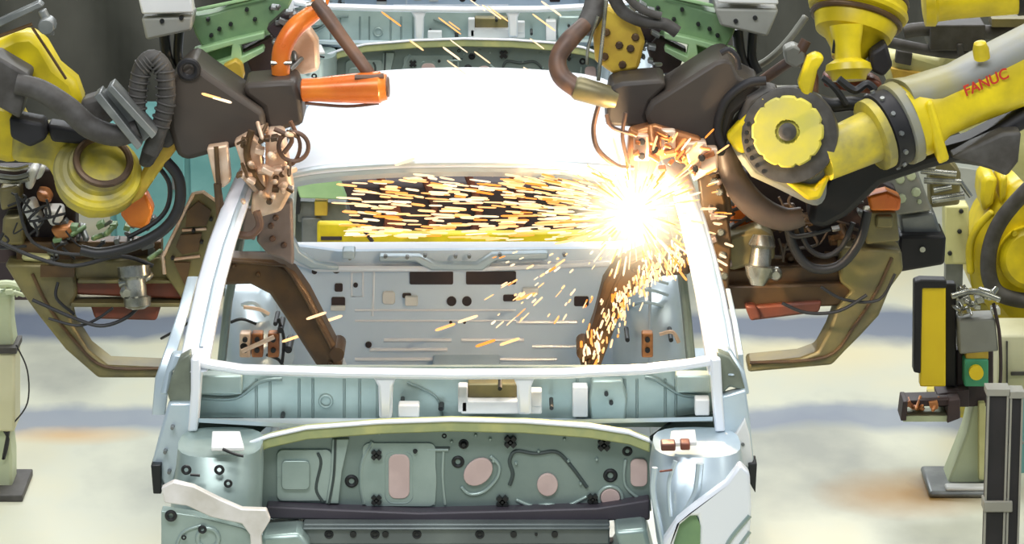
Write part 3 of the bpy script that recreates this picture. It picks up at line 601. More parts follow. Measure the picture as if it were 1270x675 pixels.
b = MB(); b.prism([(862, 196), (884, 190), (900, 250), (908, 300), (902, 376), (884, 376), (882, 330), (872, 280)], .93, .05); b.prism([(884, 196), (902, 200), (908, 262), (900, 290), (890, 250)], .95, .05); yk = b.build('yoke_plate', 'gun_brown', g2, .008)
b = MB(); bolts(b, ((886, 210), (892, 238), (888, 262), (894, 288), (896, 316), (886, 225), (898, 342), (890, 360), (880, 300)), .93, 5); b.build('bolt', 'steel_bright', yk)
b = MB(); b.prism([(856, 306), (856, 336), (822, 338), (798, 346), (780, 362), (766, 392), (748, 440), (742, 456), (722, 456), (718, 440), (736, 392), (748, 346), (764, 322), (800, 306)], 1.1, .11); ia = b.build('inner_arm', 'gun_brown', g2, .012)
b = MB(); b.ptube([(850, 316), (800, 320), (774, 336), (758, 366), (730, 436)], 1.095, 2, 8); bolts(b, ((820, 322), (786, 334), (730, 448)), 1.1, 3); b.build('rib', 'gun_brown', ia)
b = MB(); b.lathe(W(724, 438, 1.07), (0, 1, 0), [(0, .022), (.15, .022)], 14); b.lathe(W(732, 452, 1.12), (0, 0, -1), [(-.02, .02), (.015, .018), (.03, .010)], 12); b.build('electrode', 'gun_brown', ia)
b = MB(); b.lathe(W(946, 292, .92), (-.1, -.2, -1), [(0, .03), (.03, .042), (.04, .03), (.09, .034), (.095, .044), (.12, .038), (.15, .02)], 16); b.lathe(W(962, 340, .9), (0, -1, 0), [(-.02, .02), (.01, .02), (.02, .012)], 10); b.build('valve', 'steel_bright', g2, label='bright metal valve')
b = MB(); b.ptube([(976, 268), (984, 306), (1006, 332), (1040, 330), (1066, 300), (1076, 262)], .92, 6, 10); b.ptube([(990, 270), (1000, 304), (1022, 318), (1044, 306), (1058, 276)], .93, 3.5, 8); b.ptube([(970, 376), (1000, 388), (1040, 386), (1075, 366)], .94, 2.2, 8); b.ptube([(1018, 356), (1048, 372), (1090, 372), (1110, 340)], .95, 2, 8); b.ptube([(960, 255), (980, 290), (1000, 292), (1030, 284)], .9, 3, 8); b.build('cable', 'cable_black', g2)
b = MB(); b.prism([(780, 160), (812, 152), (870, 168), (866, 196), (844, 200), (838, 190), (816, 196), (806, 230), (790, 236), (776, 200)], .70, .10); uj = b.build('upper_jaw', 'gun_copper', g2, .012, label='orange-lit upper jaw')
b = MB(); b.rect(786, 168, 806, 200, .67, .04); b.rect(820, 162, 838, 186, .67, .04); b.prism([(848, 178), (876, 176), (882, 214), (860, 226)], .68, .06); b.rect(868, 184, 890, 214, .67, .05); b.build('clamp_block', 'gun_tan', uj, .006)
b = MB(); clutter(b, 780, 158, 882, 214, .64, 18, 3, 8, 61); b.build('fitting', 'gun_copper', uj, .003)
b = MB(); clutter(b, 862, 190, 906, 330, .90, 16, 3, 7, 62); b.build('fitting', 'plate_mauve', g2, .003)
b = MB(); bolts(b, ((796, 176), (796, 194), (828, 172), (870, 196), (862, 210), (812, 186)), .665, 4.5); b.build('bolt', 'clip_black', uj)
b = MB(); b.ptube([(742, 132), (736, 160), (742, 186), (766, 206), (786, 208)], .66, 3, 8); b.ptube([(752, 142), (760, 158), (790, 168)], .66, 2.6, 8); b.ptube([(776, 140), (772, 170), (780, 205)], .66, 2.4, 8); b.build('hose_loop', 'hose_brown', g2)
b = MB(); b.prism([(1076, 244), (1100, 238), (1118, 246), (1116, 262), (1080, 262)], .96, .08); b.build('connector', 'hose_orange', g2, .008, label='orange connector')
b = MB(); b.prism([(1072, 262), (1112, 262), (1116, 300), (1074, 304)], .98, .08); b.rect(1086, 268, 1108, 284, .96, .03); b.build('mounting_plate', 'gun_olive', g2, .008)

# ------------------------------------------------------------------ robots
r1 = thing('industrial_robot', 'left yellow robot arm holding the left welding gun, grey hoses on its wrist', 'robot', Vector((-1.75, 1.15, 3.2)))
Y1 = .85
b = MB(); b.prism([(-60, 50), (0, 48), (20, 38), (42, 36), (58, 50), (74, 78), (96, 96), (104, 118), (102, 140), (84, 124), (50, 110), (20, 110), (-60, 112)], .82, .12); b.prism([(0, 120), (30, 132), (40, 168), (20, 200), (-20, 190), (-20, 130)], .84, .12); b.build('forearm', 'robot_yellow', r1, .03)
b = MB(); b.tube([W(-30, 82, .9), (-1.95, 1.05, 1.85), (-1.95, 1.15, 2.6), (-1.75, 1.15, 3.24)], [.09, .12, .15, .16], 16); b.build('upper_arm', 'robot_yellow', r1)
b = MB(); b.prism([(-4, 62), (40, 88), (28, 142), (-4, 124)], .66, .14); b.build('motor_cover', 'hose_grey', r1, .01, label='grey box cover')
b = MB(); b.prism([(14, 140), (56, 148), (60, 168), (40, 178), (16, 166)], .72, .12); b.prism([(60, 150), (120, 160), (112, 176), (66, 172)], .78, .1); b.build('cover_plate', 'dark_plastic', r1, .01)
b = MB(); b.prism([(18, 160), (60, 152), (100, 172), (138, 196), (166, 214), (172, 240), (148, 262), (112, 268), (84, 252), (72, 222), (60, 200), (16, 196)], .82, .12); b.build('wrist_housing', 'robot_yellow_worn', r1, .02)
b = MB(); c = W(122, 216, .80)
b.lathe(c, (.25, -1, .95), [(-.06, .10), (-.04, .125), (.0, .125), (.01, .115), (.03, .115), (.035, .095), (.05, .09)], 32); b.torus(c + Vector((0, -.02, .01)), (.25, -1, .95), .115, .016, 36); b.build('wrist_disc', 'robot_yellow_worn', r1)
b = MB(); b.torus(c + Vector((.02, -.05, .05)), (.25, -1, .95), .078, .011, 32); b.build('wrist_ring', 'gun_brown', r1, label='dark ring')
b = MB(); b.prism([(186, 196), (206, 170), (228, 158), (222, 182), (196, 216), (176, 246), (160, 256), (168, 228)], .78, .08); b.build('wrist_flange', 'clamp_yellow', r1, .012, label='orange-yellow flange')
b = MB(); b.prism([(148, 250), (180, 240), (190, 262), (182, 286), (160, 282), (150, 268)], .86, .08); b.build('terminal_block', 'hose_orange', r1, .01, label='orange block')
b = MB(); b.ptube([(20, 104), (50, 112), (84, 134), (112, 158), (146, 168), (172, 160)], .66, [13, 14, 15, 15, 14, 12], 14); b.build('hose', 'hose_grey', r1, label='thick grey-brown hose')
b = MB()
b.ptube([(170, 150), (170, 118), (176, 84), (190, 72), (204, 88), (206, 128), (196, 164), (186, 190)], .70, 11, 14)
P = [(170, 150), (170, 118), (176, 84), (190, 72), (204, 88), (206, 128), (196, 164)]
for i in range(len(P) - 1):
    for k in range(4):
        t_ = k / 4; p = W(P[i][0] * (1 - t_) + P[i + 1][0] * t_, P[i][1] * (1 - t_) + P[i + 1][1] * t_, .70); d = W(*P[i + 1], .70) - W(*P[i], .70); b.torus(p, d, .027, .0035, 14, 6)
b.build('corrugated_hose', 'hose_grey', r1, label='grey corrugated hose loop')
b = MB(); b.prism([(118, 116), (126, 110), (178, 176), (172, 182)], .60, .10); b.prism([(134, 106), (141, 101), (196, 162), (190, 168)], .60, .10); b.prism([(126, 116), (136, 108), (188, 168), (178, 176)], .66, .03); b.build('channel_bracket', 'steel_grey', r1, .003)
b = MB(); b.prism([(100, 122), (130, 112), (150, 140), (128, 156), (108, 144)], .74, .1); b.prism([(178, 180), (196, 160), (206, 176), (188, 206), (172, 202)], .72, .1); b.prism([(196, 130), (224, 128), (228, 164), (210, 182), (192, 176)], .76, .1); b.build('joint_cover', 'hose_grey', r1, .015)
b = MB(); b.prism([(212, 112), (215, 92), (226, 78), (242, 66), (262, 82), (300, 108), (330, 128), (333, 150), (322, 164), (236, 188), (224, 182), (214, 150)], .74, .26); b.build('hood', 'hood_black', r1, .016, label='large black tapered hood')
b = MB(); b.prism([(304, 96), (350, 92), (368, 92), (376, 116), (379, 146), (342, 156), (332, 148), (328, 126), (306, 110)], .78, .2); b.build('hood_extension', 'hood_black', r1, .02)
b = MB(); b.torus(W(234, 86, .73), (0, 1, .2), .026, .010); b.build('hood_lip', 'dark_plastic', r1)
b = MB(); b.ptube([(206, 200), (222, 222), (222, 256), (204, 284), (168, 304), (126, 314), (100, 310)], .80, [7] * 7, 12); b.ptube([(196, 206), (210, 228), (208, 256), (192, 276), (160, 294)], .82, 3, 8); b.build('cable_loop', 'cable_black', r1, label='black cable loop')
b = MB(); b.prism([(-4, 26), (48, 2), (54, 8), (0, 34)], .72, .05); b.ptube([(52, 12), (60, 30), (62, 44)], .72, 6, 8); b.lathe(W(58, 32, .70), (0, -1, 0), [(-.04, .026), (.02, .024)], 12); b.build('cover_bracket', 'steel_grey', r1, .004)
b = MB(); b.ptube([(40, 34), (60, 64), (82, 98)], .74, 1.8, 6, False); b.ptube([(-4, 46), (40, 30)], .74, 2.2, 6, False); b.build('edge_strip', 'gun_brown', r1)

vp = thing('valve_pack', 'crowded block of white and copper pneumatic valves at far left below the robot wrist', 'valve block', W(45, 290, 1.1))
b = MB(); b.rect(-6, 206, 96, 322, 1.12, .1); b.build('back_plate', 'fixture_dark', vp, .006)
for k, (pts, m) in enumerate((([(28, 252), (42, 246), (52, 270), (50, 284), (40, 276)], 'white_paint'), ([(54, 256), (78, 256), (80, 270), (66, 278)], 'white_paint'), ([(34, 212), (40, 204), (48, 206), (42, 232), (33, 230)], 'white_paint'), ([(52, 202), (58, 204), (54, 216), (46, 220)], 'white_paint'), ([(46, 234), (60, 236), (66, 248), (50, 246)], 'gun_copper'), ([(64, 280), (88, 276), (94, 288), (74, 296)], 'gun_copper'), ([(0, 230), (26, 226), (28, 250), (4, 258)], 'gun_olive'), ([(6, 264), (30, 262), (32, 300), (4, 300)], 'gun_olive'), ([(28, 312), (66, 314), (64, 322), (30, 320)], 'pale_yellow'))):
    b = MB(); b.prism(pts, 1.0 + .01 * (k % 3), .1); b.build('valve', m, vp, .01, label={'white_paint': 'white valve body', 'gun_copper': 'copper valve body', 'gun_olive': 'olive valve body', 'pale_yellow': 'pale yellow valve body'}[m])
for (y, m) in ((208, 'steel_bright'), (218, 'steel_grey'), (224, 'steel_bright')):
    b = MB(); b.ptube([(-2, y), (20, y + 2), (36, y - 2)], 1.02, 3, 8); b.build('pipe', m, vp)
b = MB()
R_ = random.Random(3)
for k in range(16):
    x = R_.uniform(0, 90); y = R_.uniform(236, 310); b.ptube([(x, y), (x + R_.uniform(-18, 18), y + R_.uniform(4, 20)), (x + R_.uniform(-30, 30), y + R_.uniform(6, 26))], .98, R_.uniform(1, 2), 6)
b.build('wiring', 'cable_black', vp, kind='stuff')
b = MB(); clutter(b, 60, 276, 190, 318, 1.04, 26, 3, 8, 5); b.build('fittings', 'steel_grey', vp, .002, kind='stuff')
b = MB(); clutter(b, 60, 280, 190, 318, 1.0, 10, 3, 6, 9); b.build('fitting', 'fixture_green', vp, .002, kind='stuff')
b = MB(); b.rect(20, 300, 200, 326, 1.06, .08); b.build('support_plate', 'gun_brown', vp, .006)

# right hand robot with the maker's lettering
r2 = thing('industrial_robot', 'large yellow robot arm at right with red lettering along its forearm', 'robot', Vector((2.6, 1.15, 3.2)))
ax = lambda t: Vector(W(1120, 152, .80)).lerp(W(1300, 76, .95), t)
A0 = W(1122, 151, .80); A1 = W(1330, 60, 1.0); AX = (A1 - A0).normalized(); LEN = (A1 - A0).length
u_ = Vector((0, -1, 0)); u_ = (u_ - AX * u_.dot(AX)).normalized(); v_ = AX.cross(u_)
if v_.z < 0: v_ = -v_
def rbeam(b, sts, e=.75, n=28, c0=A0):
    rings = []
    for t, ru, rv, dv in sts:
        f_ = lambda v: math.copysign(abs(v) ** e, v); c = c0 + AX * t + v_ * dv
        rings.append([c + u_ * ru * f_(math.cos(k)) + v_ * rv * f_(math.sin(k)) for k in [2 * math.pi * i / n for i in range(n)]])
    return b.faces(rings)
b = MB(); rbeam(b, [(.0, .115, .112, 0), (.03, .115, .115, .0), (.06, .105, .105, 0), (.10, .095, .088, .0), (.2, .095, .088, .0), (LEN, .105, .108, .0)]); fa = b.build('forearm', 'robot_yellow', r2)
b = MB(); rbeam(b, [(.012, .10, .05, .080), (.06, .098, .05, .066), (.2, .094, .042, .058), (LEN * .6, .096, .046, .066), (LEN, .098, .05, .076)], .8); b.build('top_cover', 'robot_yellow_grey', fa, label='grey worn top of the forearm')
b = MB(); rbeam(b, [(-.03, .10, .118, 0), (-.025, .115, .125, 0), (.004, .115, .125, 0), (.008, .10, .11, 0)], .95); b.build('flange', 'robot_yellow_grey', r2)
b = MB(); rbeam(b, [(-.085, .09, .105, 0), (-.08, .108, .115, 0), (-.05, .110, .118, 0), (-.03, .108, .115, 0)], .98); jr = b.build('joint_ring', 'dark_plastic', r2, label='black bolted joint ring')
for k in range(12):
    a = 2 * math.pi * k / 12; b = MB(); p = A0 + AX * -.065 + u_ * .112 * math.cos(a) + v_ * .118 * math.sin(a); b.lathe(p, u_ * math.cos(a) + v_ * math.sin(a), [(-.01, .008), (.006, .007)], 8); b.build('bolt', 'steel_grey', jr)
b = MB(); rbeam(b, [(-.115, .09, .09, 0), (-.11, .104, .108, 0), (-.085, .104, .108, 0)], .98); b.build('joint_flange', 'robot_yellow_worn', r2)
b = MB(); rbeam(b, [(-.28, .065, .07, 0), (-.11, .075, .078, 0)], .95); b.build('wrist_tube', 'robot_yellow_worn', r2)
b = MB(); b.prism([(1143, 120), (1152, 116), (1174, 190), (1160, 196)], .70, .2); b.build('forearm_rib', 'robot_yellow', r2, .01)
b = MB(); b.lathe(W(1218, 72, .80), (-.2, -.3, 1), [(0, .024), (.03, .024), (.05, .018), (.055, .008)], 14); b.build('eye_bolt', 'robot_yellow', r2)
# wrist body
b = MB(); b.prism([(902, 168), (916, 146), (944, 122), (960, 112), (990, 112), (1020, 124), (1038, 150), (1036, 190), (1024, 214), (1022, 240), (1012, 250), (996, 244), (960, 226), (930, 212), (914, 190)], .72, .18); b.build('wrist_housing', 'robot_yellow_grey', r2, .03)
b = MB(); b.prism([(900, 170), (948, 118), (960, 128), (930, 160), (926, 192), (914, 190)], .69, .05); b.prism([(970, 224), (1010, 232), (1032, 214), (1018, 248), (1002, 250)], .69, .05); b.build('wrist_edge', 'robot_yellow', r2, .012)
cw_ = W(978, 162, .70)
b = MB(); b.lathe(cw_ + Vector((.004, 0, -.012)), (-.12, -1, .15), [(-.06, .138), (0, .142), (.03, .138), (.035, .118)], 40); dr = b.build('gear_ring', 'hose_grey', r2, label='dark grey bolted ring')
for k in range(18):
    a = math.pi * .9 + 2 * math.pi * k / 30; b = MB(); b.lathe(cw_ + Vector((.124 * math.cos(a), -.036, -.012 + .124 * math.sin(a))), (-.1, -1, .1), [(-.01, .007), (.006, .006)], 8); b.build('bolt', 'clip_black', dr)
b = MB()
n = 72; prof = []
for k in range(n):
    a = 2 * math.pi * k / n; rr = .098 if (k % 6) in (0,) else .104; prof.append((a, rr))
axd = Vector((-.12, -1, .15)).normalized(); uu = axd.orthogonal().normalized(); vv = axd.cross(uu)
rings = [[cw_ + axd * h + (uu * math.cos(a) + vv * math.sin(a)) * r_ * s for a, r_ in prof] for h, s in ((.02, 1), (.055, 1), (.064, .95), (.064, .35), (.05, .30))]
b.faces(rings); b.build('wrist_disc', 'robot_yellow_dusty', r2, label='notched bright yellow disc')
b = MB(); b.lathe(cw_, axd, [(.04, .026), (.066, .026), (.072, .018), (.072, .010)], 20); b.build('disc_hub', 'hose_grey', r2, label='grey hub')
b = MB(); b.prism([(798, 132), (806, 116), (884, 66), (896, 62), (906, 66), (914, 84), (942, 98), (930, 112), (908, 132), (900, 160), (896, 184), (880, 182), (806, 152)], .74, .26); b.build('hood', 'hood_black', r2, .016, label='large black tapered hood')
b = MB(); b.prism([(756, 100), (770, 94), (820, 90), (826, 98), (806, 118), (800, 136), (806, 150), (750, 148), (752, 122)], .78, .2); b.build('hood_extension', 'hood_black', r2, .02)
b = MB(); b.ptube([(898, 186), (890, 160), (900, 126), (926, 104), (950, 100)], .72, 6, 10); b.ptube([(894, 66), (904, 62), (914, 72), (916, 86)], .72, 4, 10); b.build('hood_lip', 'dark_plastic', r2)
b = MB(); b.prism([(914, 150), (926, 118), (950, 104), (966, 108), (940, 128), (922, 156)], .70, .1); b.build('wrist_collar', 'hose_grey', r2, .015)
b = MB(); b.ptube([(900, 180), (906, 210), (922, 240), (946, 262), (974, 272), (996, 268)], .84, [13, 15, 17, 17, 15, 12], 14); b.build('hose', 'hose_dark', r2, label='thick brown-grey hose curving below the wrist')
b = MB(); b.prism([(1004, 248), (1022, 214), (1050, 190), (1090, 182), (1130, 188), (1200, 168), (1275, 128), (1275, 152), (1200, 192), (1150, 204), (1090, 224), (1050, 262), (1020, 278), (1000, 272)], .86, .14); b.build('cable_duct', 'dark_plastic', r2, .02, label='black cable duct under the forearm')
b = MB(); b.prism([(1176, 190), (1240, 160), (1264, 158), (1260, 196), (1246, 214), (1228, 206)], .78, .12); b.build('junction_box', 'hose_grey', r2, .01, label='dark grey box')
b = MB(); b.prism([(994, 120), (990, 104), (1002, 72), (1012, 66), (1024, 72), (1014, 88), (1006, 124)], .68, .06); b.build('lever', 'robot_yellow', r2, .012)
b = MB(); b.tube([A1, Vector((2.3, 1.05, 2.6)), Vector((2.6, 1.15, 2.9)), Vector((2.6, 1.15, 3.24))], [.12, .16, .18, .18], 18); b.build('upper_arm', 'robot_yellow', r2)
b = MB(); b.ptube([(1040, 98), (1060, 112), (1076, 104), (1090, 118)], .86, 5, 8); b.ptube([(1004, 122), (1030, 130), (1060, 128), (1080, 140)], .9, 10, 10); b.ptube([(1020, 96), (1036, 110), (1050, 130)], .86, 4, 8); b.build('cable', 'cable_black', r2)
def letters(txt, p0, size, m, par, name, xdir):
    cu = bpy.data.curves.new(name, 'FONT'); cu.body = txt; cu.size = size; cu.extrude = .0012; cu.offset = .0006
    o = bpy.data.objects.new(name, cu); me = bpy.data.meshes.new_from_object(o); bpy.data.objects.remove(o)
    nrm = u_; up = v_
    M_ = Matrix((( AX.x, up.x, nrm.x), (AX.y, up.y, nrm.y), (AX.z, up.z, nrm.z)))
    for v in me.vertices: v.co = M_ @ v.co + p0 - par.location - (par.parent.location if par.parent else Vector())
    me.materials.clear(); me.materials.append(MATS[m]); o = bpy.data.objects.new(name, me); C.objects.link(o); o.parent = par; return o
t0 = (W(1197, 113, .75) - A0).dot(AX)
tA = t0; lp = A0 + AX * tA + u_ * .1045 + v_ * .022
lo = letters('FANUC', lp, .045, 'letter_red', fa, 'lettering', AX); lo['label'] = 'red letters'

# upper robot with the round drive
r3 = thing('industrial_robot', 'yellow robot wrist with stacked round rings at top right, above the lettered arm', 'robot', Vector((1.05, 1.6, 3.2)))
Y3 = 1.25
c3 = W(1062, 24, Y3); axr = Vector((-.25, -.55, -1))
b = MB(); b.lathe(c3, axr, [(-.16, .10), (-.10, .135), (-.06, .145), (-.02, .145), (-.01, .13), (.01, .128), (.05, .115), (.06, .09), (.10, .06), (.13, .05)], 40); b.torus(c3 + axr.normalized() * -.03, axr, .138, .016, 40); b.build('drive_housing', 'robot_yellow', r3)
b = MB(); b.torus(c3 + axr.normalized() * .0, axr, .132, .010, 40); b.torus(c3 + axr.normalized() * -.07, axr, .142, .008, 40); b.build('seal_ring', 'gun_brown', r3, label='dark seal ring')
b = MB(); b.lathe(W(1050, 40, 1.1), (.05, -.3, -1), [(-.02, .05), (.0, .048), (.04, .04), (.08, .04), (.095, .066), (.115, .070), (.13, .055), (.145, .05)], 28); b.build('tool_flange', 'robot_yellow', r3)
b = MB(); b.prism([(1078, 62), (1098, 50), (1106, 78), (1094, 92), (1078, 84)], 1.1, .1); b.ptube([(1034, 66), (1040, 40), (1060, 32)], 1.08, 3, 8); b.build('sensor_cover', 'dark_plastic', r3, .01)
b = MB(); b.tube([c3 - axr.normalized() * .1, Vector((1.02, 1.5, 2.5)), Vector((1.05, 1.6, 3.24))], .12, 18); b.build('arm', 'robot_yellow', r3)
b = MB(); b.prism([(1022, 90), (1058, 96), (1080, 92), (1094, 100), (1084, 114), (1050, 110), (1020, 104)], 1.15, .1); b.build('lower_cover', 'red_brown', r3, .01)
b = MB(); b.ptube([(992, 70), (1006, 92), (1008, 118), (1016, 128)], 1.2, 8, 10); b.ptube([(940, 104, 1.3), (968, 84, 1.25), (988, 70, 1.2), (1000, 50, 1.2)], 1.25, 7, 10); b.build('pipe', 'hose_brown', r3, label='pinkish-brown pipe')
b = MB(); b.prism([(972, 62), (984, 56), (998, 62), (1000, 78), (988, 86), (974, 78)], 1.18, .08); b.ptube([(920, 90), (950, 76), (976, 52), (1000, 20)], 1.35, 5, 8); b.build('pipe_clamp', 'grey_box', r3, .008)

r4 = thing('industrial_robot', 'pale yellow robot arm partly hidden behind the lettered arm', 'robot', Vector((1.9, 2.6, 0)))
b = MB(); b.prism([(1098, 62), (1120, 56), (1160, 68), (1168, 58), (1186, 64), (1204, 76), (1220, 120), (1180, 150), (1110, 120), (1096, 92)], 2.1, .2); b.build('arm', 'pale_yellow', r4, .03)
b = MB(); b.prism([(1112, 62), (1132, 66), (1130, 82), (1110, 78)], 2.08, .03); b.build('cover', 'hose_grey', r4, .004, label='grey inset cover')
b = MB(); b.prism([(1104, 84), (1150, 92), (1144, 104), (1108, 98)], 2.08, .03); b.build('stripe', 'clamp_yellow', r4, .004)
b = MB(); b.tube([W(1210, 118, 2.2), Vector((1.9, 2.6, .9)), Vector((1.9, 2.6, .2))], .13, 16); b.lathe((1.9, 2.6, 0), (0, 0, 1), [(0, .25), (.2, .25), (.22, .18), (.3, .15)], 24); b.build('column', 'pale_yellow', r4)

r5 = thing('industrial_robot', 'yellow cylindrical robot arm across the top right corner', 'robot', Vector((2.3, 2.2, 3.2)))
p0, p1 = W(1146, 2, 1.7), W(1285, -8, 1.7)
b = MB(); d = (p1 - p0); b.lathe(p0, d, [(-.005, .05), (.0, .078), (.03, .08), (.04, .066), (.10, .062), (d.length, .06)], 24); b.build('arm', 'robot_yellow', r5)
b = MB(); b.lathe(p0 + d, d, [(-.06, .066), (.03, .07)], 20); b.tube([p1 + Vector((.02, 0, 0)), Vector((2.2, 2.0, 2.6)), Vector((2.3, 1.2, 3.24))], .1, 14); b.build('upper_arm', 'dark_plastic', r5)
b = MB(); b.rect(1150, 24, 1218, 56, 1.9, .2); b.ptube([(1120, 40), (1150, 36), (1230, 40), (1290, 34)], 1.95, 9, 10); b.ptube([(1100, 52), (1180, 66), (1250, 60)], 2.0, 7, 10); b.ptube([(1190, 54), (1192, 70)], 1.9, 4, 8); b.build('drive_unit', 'hose_grey', r5, .008, label='dark grey drive unit below the arm')
b = MB(); b.rect(1228, 20, 1275, 30, 1.85, .1); b.build('strip', 'gun_olive', r5)

r6 = thing('industrial_robot', 'yellow floor robot behind the pedestal at the right edge with a grey hose', 'robot', Vector((1.72, 3.2, 0)))
b = MB(); b.prism([(1196, 320), (1200, 290), (1212, 262), (1226, 242), (1246, 218), (1256, 208), (1300, 214), (1320, 330), (1300, 410), (1246, 402), (1214, 362), (1200, 345)], 3.0, .35); b.build('body', 'robot_yellow', r6, .05)
b = MB(); b.ptube([(1204, 340, 2.96), (1203, 305, 2.96), (1214, 280, 2.96), (1232, 262, 2.96)], 2.96, 5, 10); b.prism([(1214, 216), (1222, 210), (1234, 214), (1228, 246), (1216, 256), (1212, 238)], 3.0, .2); b.prism([(1236, 214), (1246, 210), (1244, 238), (1236, 246)], 3.0, .2); b.build('rib', 'robot_yellow', r6, .015)
b = MB(); b.ptube([(1290, 220), (1262, 248), (1240, 276), (1228, 306), (1226, 338), (1236, 362), (1262, 372), (1295, 374)], 2.93, 10, 12); b.build('hose', 'hose_grey', r6, label='grey hose curving over its side')
b = MB(); b.lathe(W(1278, 320, 2.95), (0, -1, .1), [(-.1, .11), (.02, .11), (.04, .09)], 28); bolts(b, ((1258, 290), (1256, 310)), 2.93, 4); b.build('joint_disc', 'robot_yellow', r6)
b = MB(); q = W(1256, 400, 3.2); b.lathe((q.x, 3.2, 0), (0, 0, 1), [(0, .30), (.04, .30), (.05, .2), (q.z + .1, .18)], 24); b.build('base', 'robot_yellow_worn', r6)

# ------------------------------------------------------------------ framing fixtures overhead (green)
def fixture(label, sx, mirror):
    t = thing('framing_fixture', label, 'fixture', Vector((sx, 1.15, 3.2)))
    X = (lambda x: 1152 - x) if mirror else (lambda x: x)
    def P(pts): return [(X(x), y) for x, y in pts]
    b = MB(); b.prism(P([(236, 18), (262, 14), (330, -6), (366, -8), (352, 20), (336, 40), (252, 54), (244, 40)]), 1.12, .10); pl = b.build('side_plate', 'fixture_green', t, .006)
    b = MB(); b.ptube(P([(244, 12), (330, -6)]), 1.1, 2.2, 6, False); b.build('edge', 'fixture_green_light', pl)
    b = MB(); bolts(b, P([(258, 24), (272, 36), (286, 30), (262, 44), (316, 24), (306, 12), (336, 10)]), 1.11, 2.6); b.build('bolt', 'clip_black', pl)
    b = MB(); b.prism(P([(240, 62), (292, 48), (328, 40), (328, 48), (298, 56), (300, 70), (326, 58), (328, 64), (296, 82), (270, 86), (262, 80), (286, 72), (288, 56), (250, 68), (232, 80)]), 1.08, .06); b.build('truss', 'fixture_green_light', t, .004)
    b = MB(); b.prism(P([(244, 66), (288, 58), (286, 72), (262, 80)]), 1.13, .03); b.build('gusset', 'fixture_green', t)
    b = MB(); b.prism(P([(276, 82), (292, 74), (300, 80), (303, 98), (292, 100), (280, 92)]), 1.04, .06); b.build('stop', 'clamp_yellow', t, .006)
    b = MB(); b.prism(P([(356, 40), (382, 34), (394, 52), (396, 88), (374, 94), (360, 86)]), 1.0, .08); b.build('clamp_body', 'clamp_yellow' if mirror else 'gun_tan', t, .012)
    b = MB(); b.prism(P([(300, 62), (336, 44), (350, 60), (340, 92), (312, 92)]), 1.16, .06); b.prism(P([(330, 36), (352, 16), (368, 18), (360, 44), (346, 56)]), 1.04, .08); b.build('dark_bracket', 'fixture_dark', t, .006)
    b = MB(); clutter(b, min(X(338), X(366)), 6, max(X(338), X(366)), 84, 1.0, 14, 3, 6, 11 + mirror); b.build('fitting', 'steel_grey', t, .002, kind='stuff')
    b = MB(); p = W(X(300), -4, 1.18); b.box((p.x, 1.2, (p.z + 3.24) / 2), (.14, .12, 3.24 - p.z)); b.build('post', 'fixture_green', t, .006)
    return t
fixture('green steel framing fixture hanging above the left black hood', -1.0, False)
t = fixture('green steel framing fixture hanging above the right black hood', .75, True)
b = MB(); b.prism([(742, 20), (748, 6), (790, 26), (800, 52), (792, 86), (760, 92), (738, 76), (736, 48)], .95, .08); b.build('clamp_block', 'clamp_yellow', t, .01)
b = MB(); bolts(b, ((752, 40), (768, 56), (782, 60), (750, 70), (772, 80), (788, 46)), .95, 5); b.build('clamp_stud', 'gun_brown', t)
b = MB(); b.ptube([(760, -6), (772, 14), (796, 26), (824, 30), (840, 40)], .92, 8, 10); b.ptube([(776, -6), (796, 12), (820, 20)], .9, 5, 10); b.build('hose', 'hose_grey', t)
# grey boxes
for lab, pts, bot, sx in (('grey control box with white top hanging above the left robot', [(170, -8), (236, -8), (240, 16), (176, 18)], [(178, 16), (242, 14), (240, 32), (184, 44)], -1.0), ('grey control box with white top hanging above the right black hood', [(884, -8), (964, -8), (966, 6), (890, 4)], [(884, 4), (964, 6), (950, 40), (892, 26)], .75)):
    cx = sum(p[0] for p in bot) / 4
    t = thing('control_box', lab, 'box', Vector((W(cx, 0, 1.1).x, 1.1, 3.24)))
    b = MB(); b.prism(bot, 1.0, .16); bx_ = b.build('housing', 'grey_box', t, .008)
    b = MB(); b.prism(pts, .98, .08); b.build('lid', 'white_paint', t, .006)
    b = MB(); bolts(b, ((cx - 10, 26), (cx + 14, 22)), 1.0, 3); b.build('screw', 'clip_black', bx_)
    b = MB(); p = W(cx, -4, 1.12); b.box((p.x, 1.15, (p.z + 3.24) / 2), (.10, .10, 3.24 - p.z)); b.build('hanger', 'fixture_dark', t)
    b = MB(); b.ptube([(cx - 8, 36), (cx - 4, 70), (cx + 6, 92)], 1.2, 7, 10); b.ptube([(cx + 12, 32), (cx + 10, 70), (cx + 18, 90)], 1.2, 6, 10); b.build('cable', 'cable_black', t)

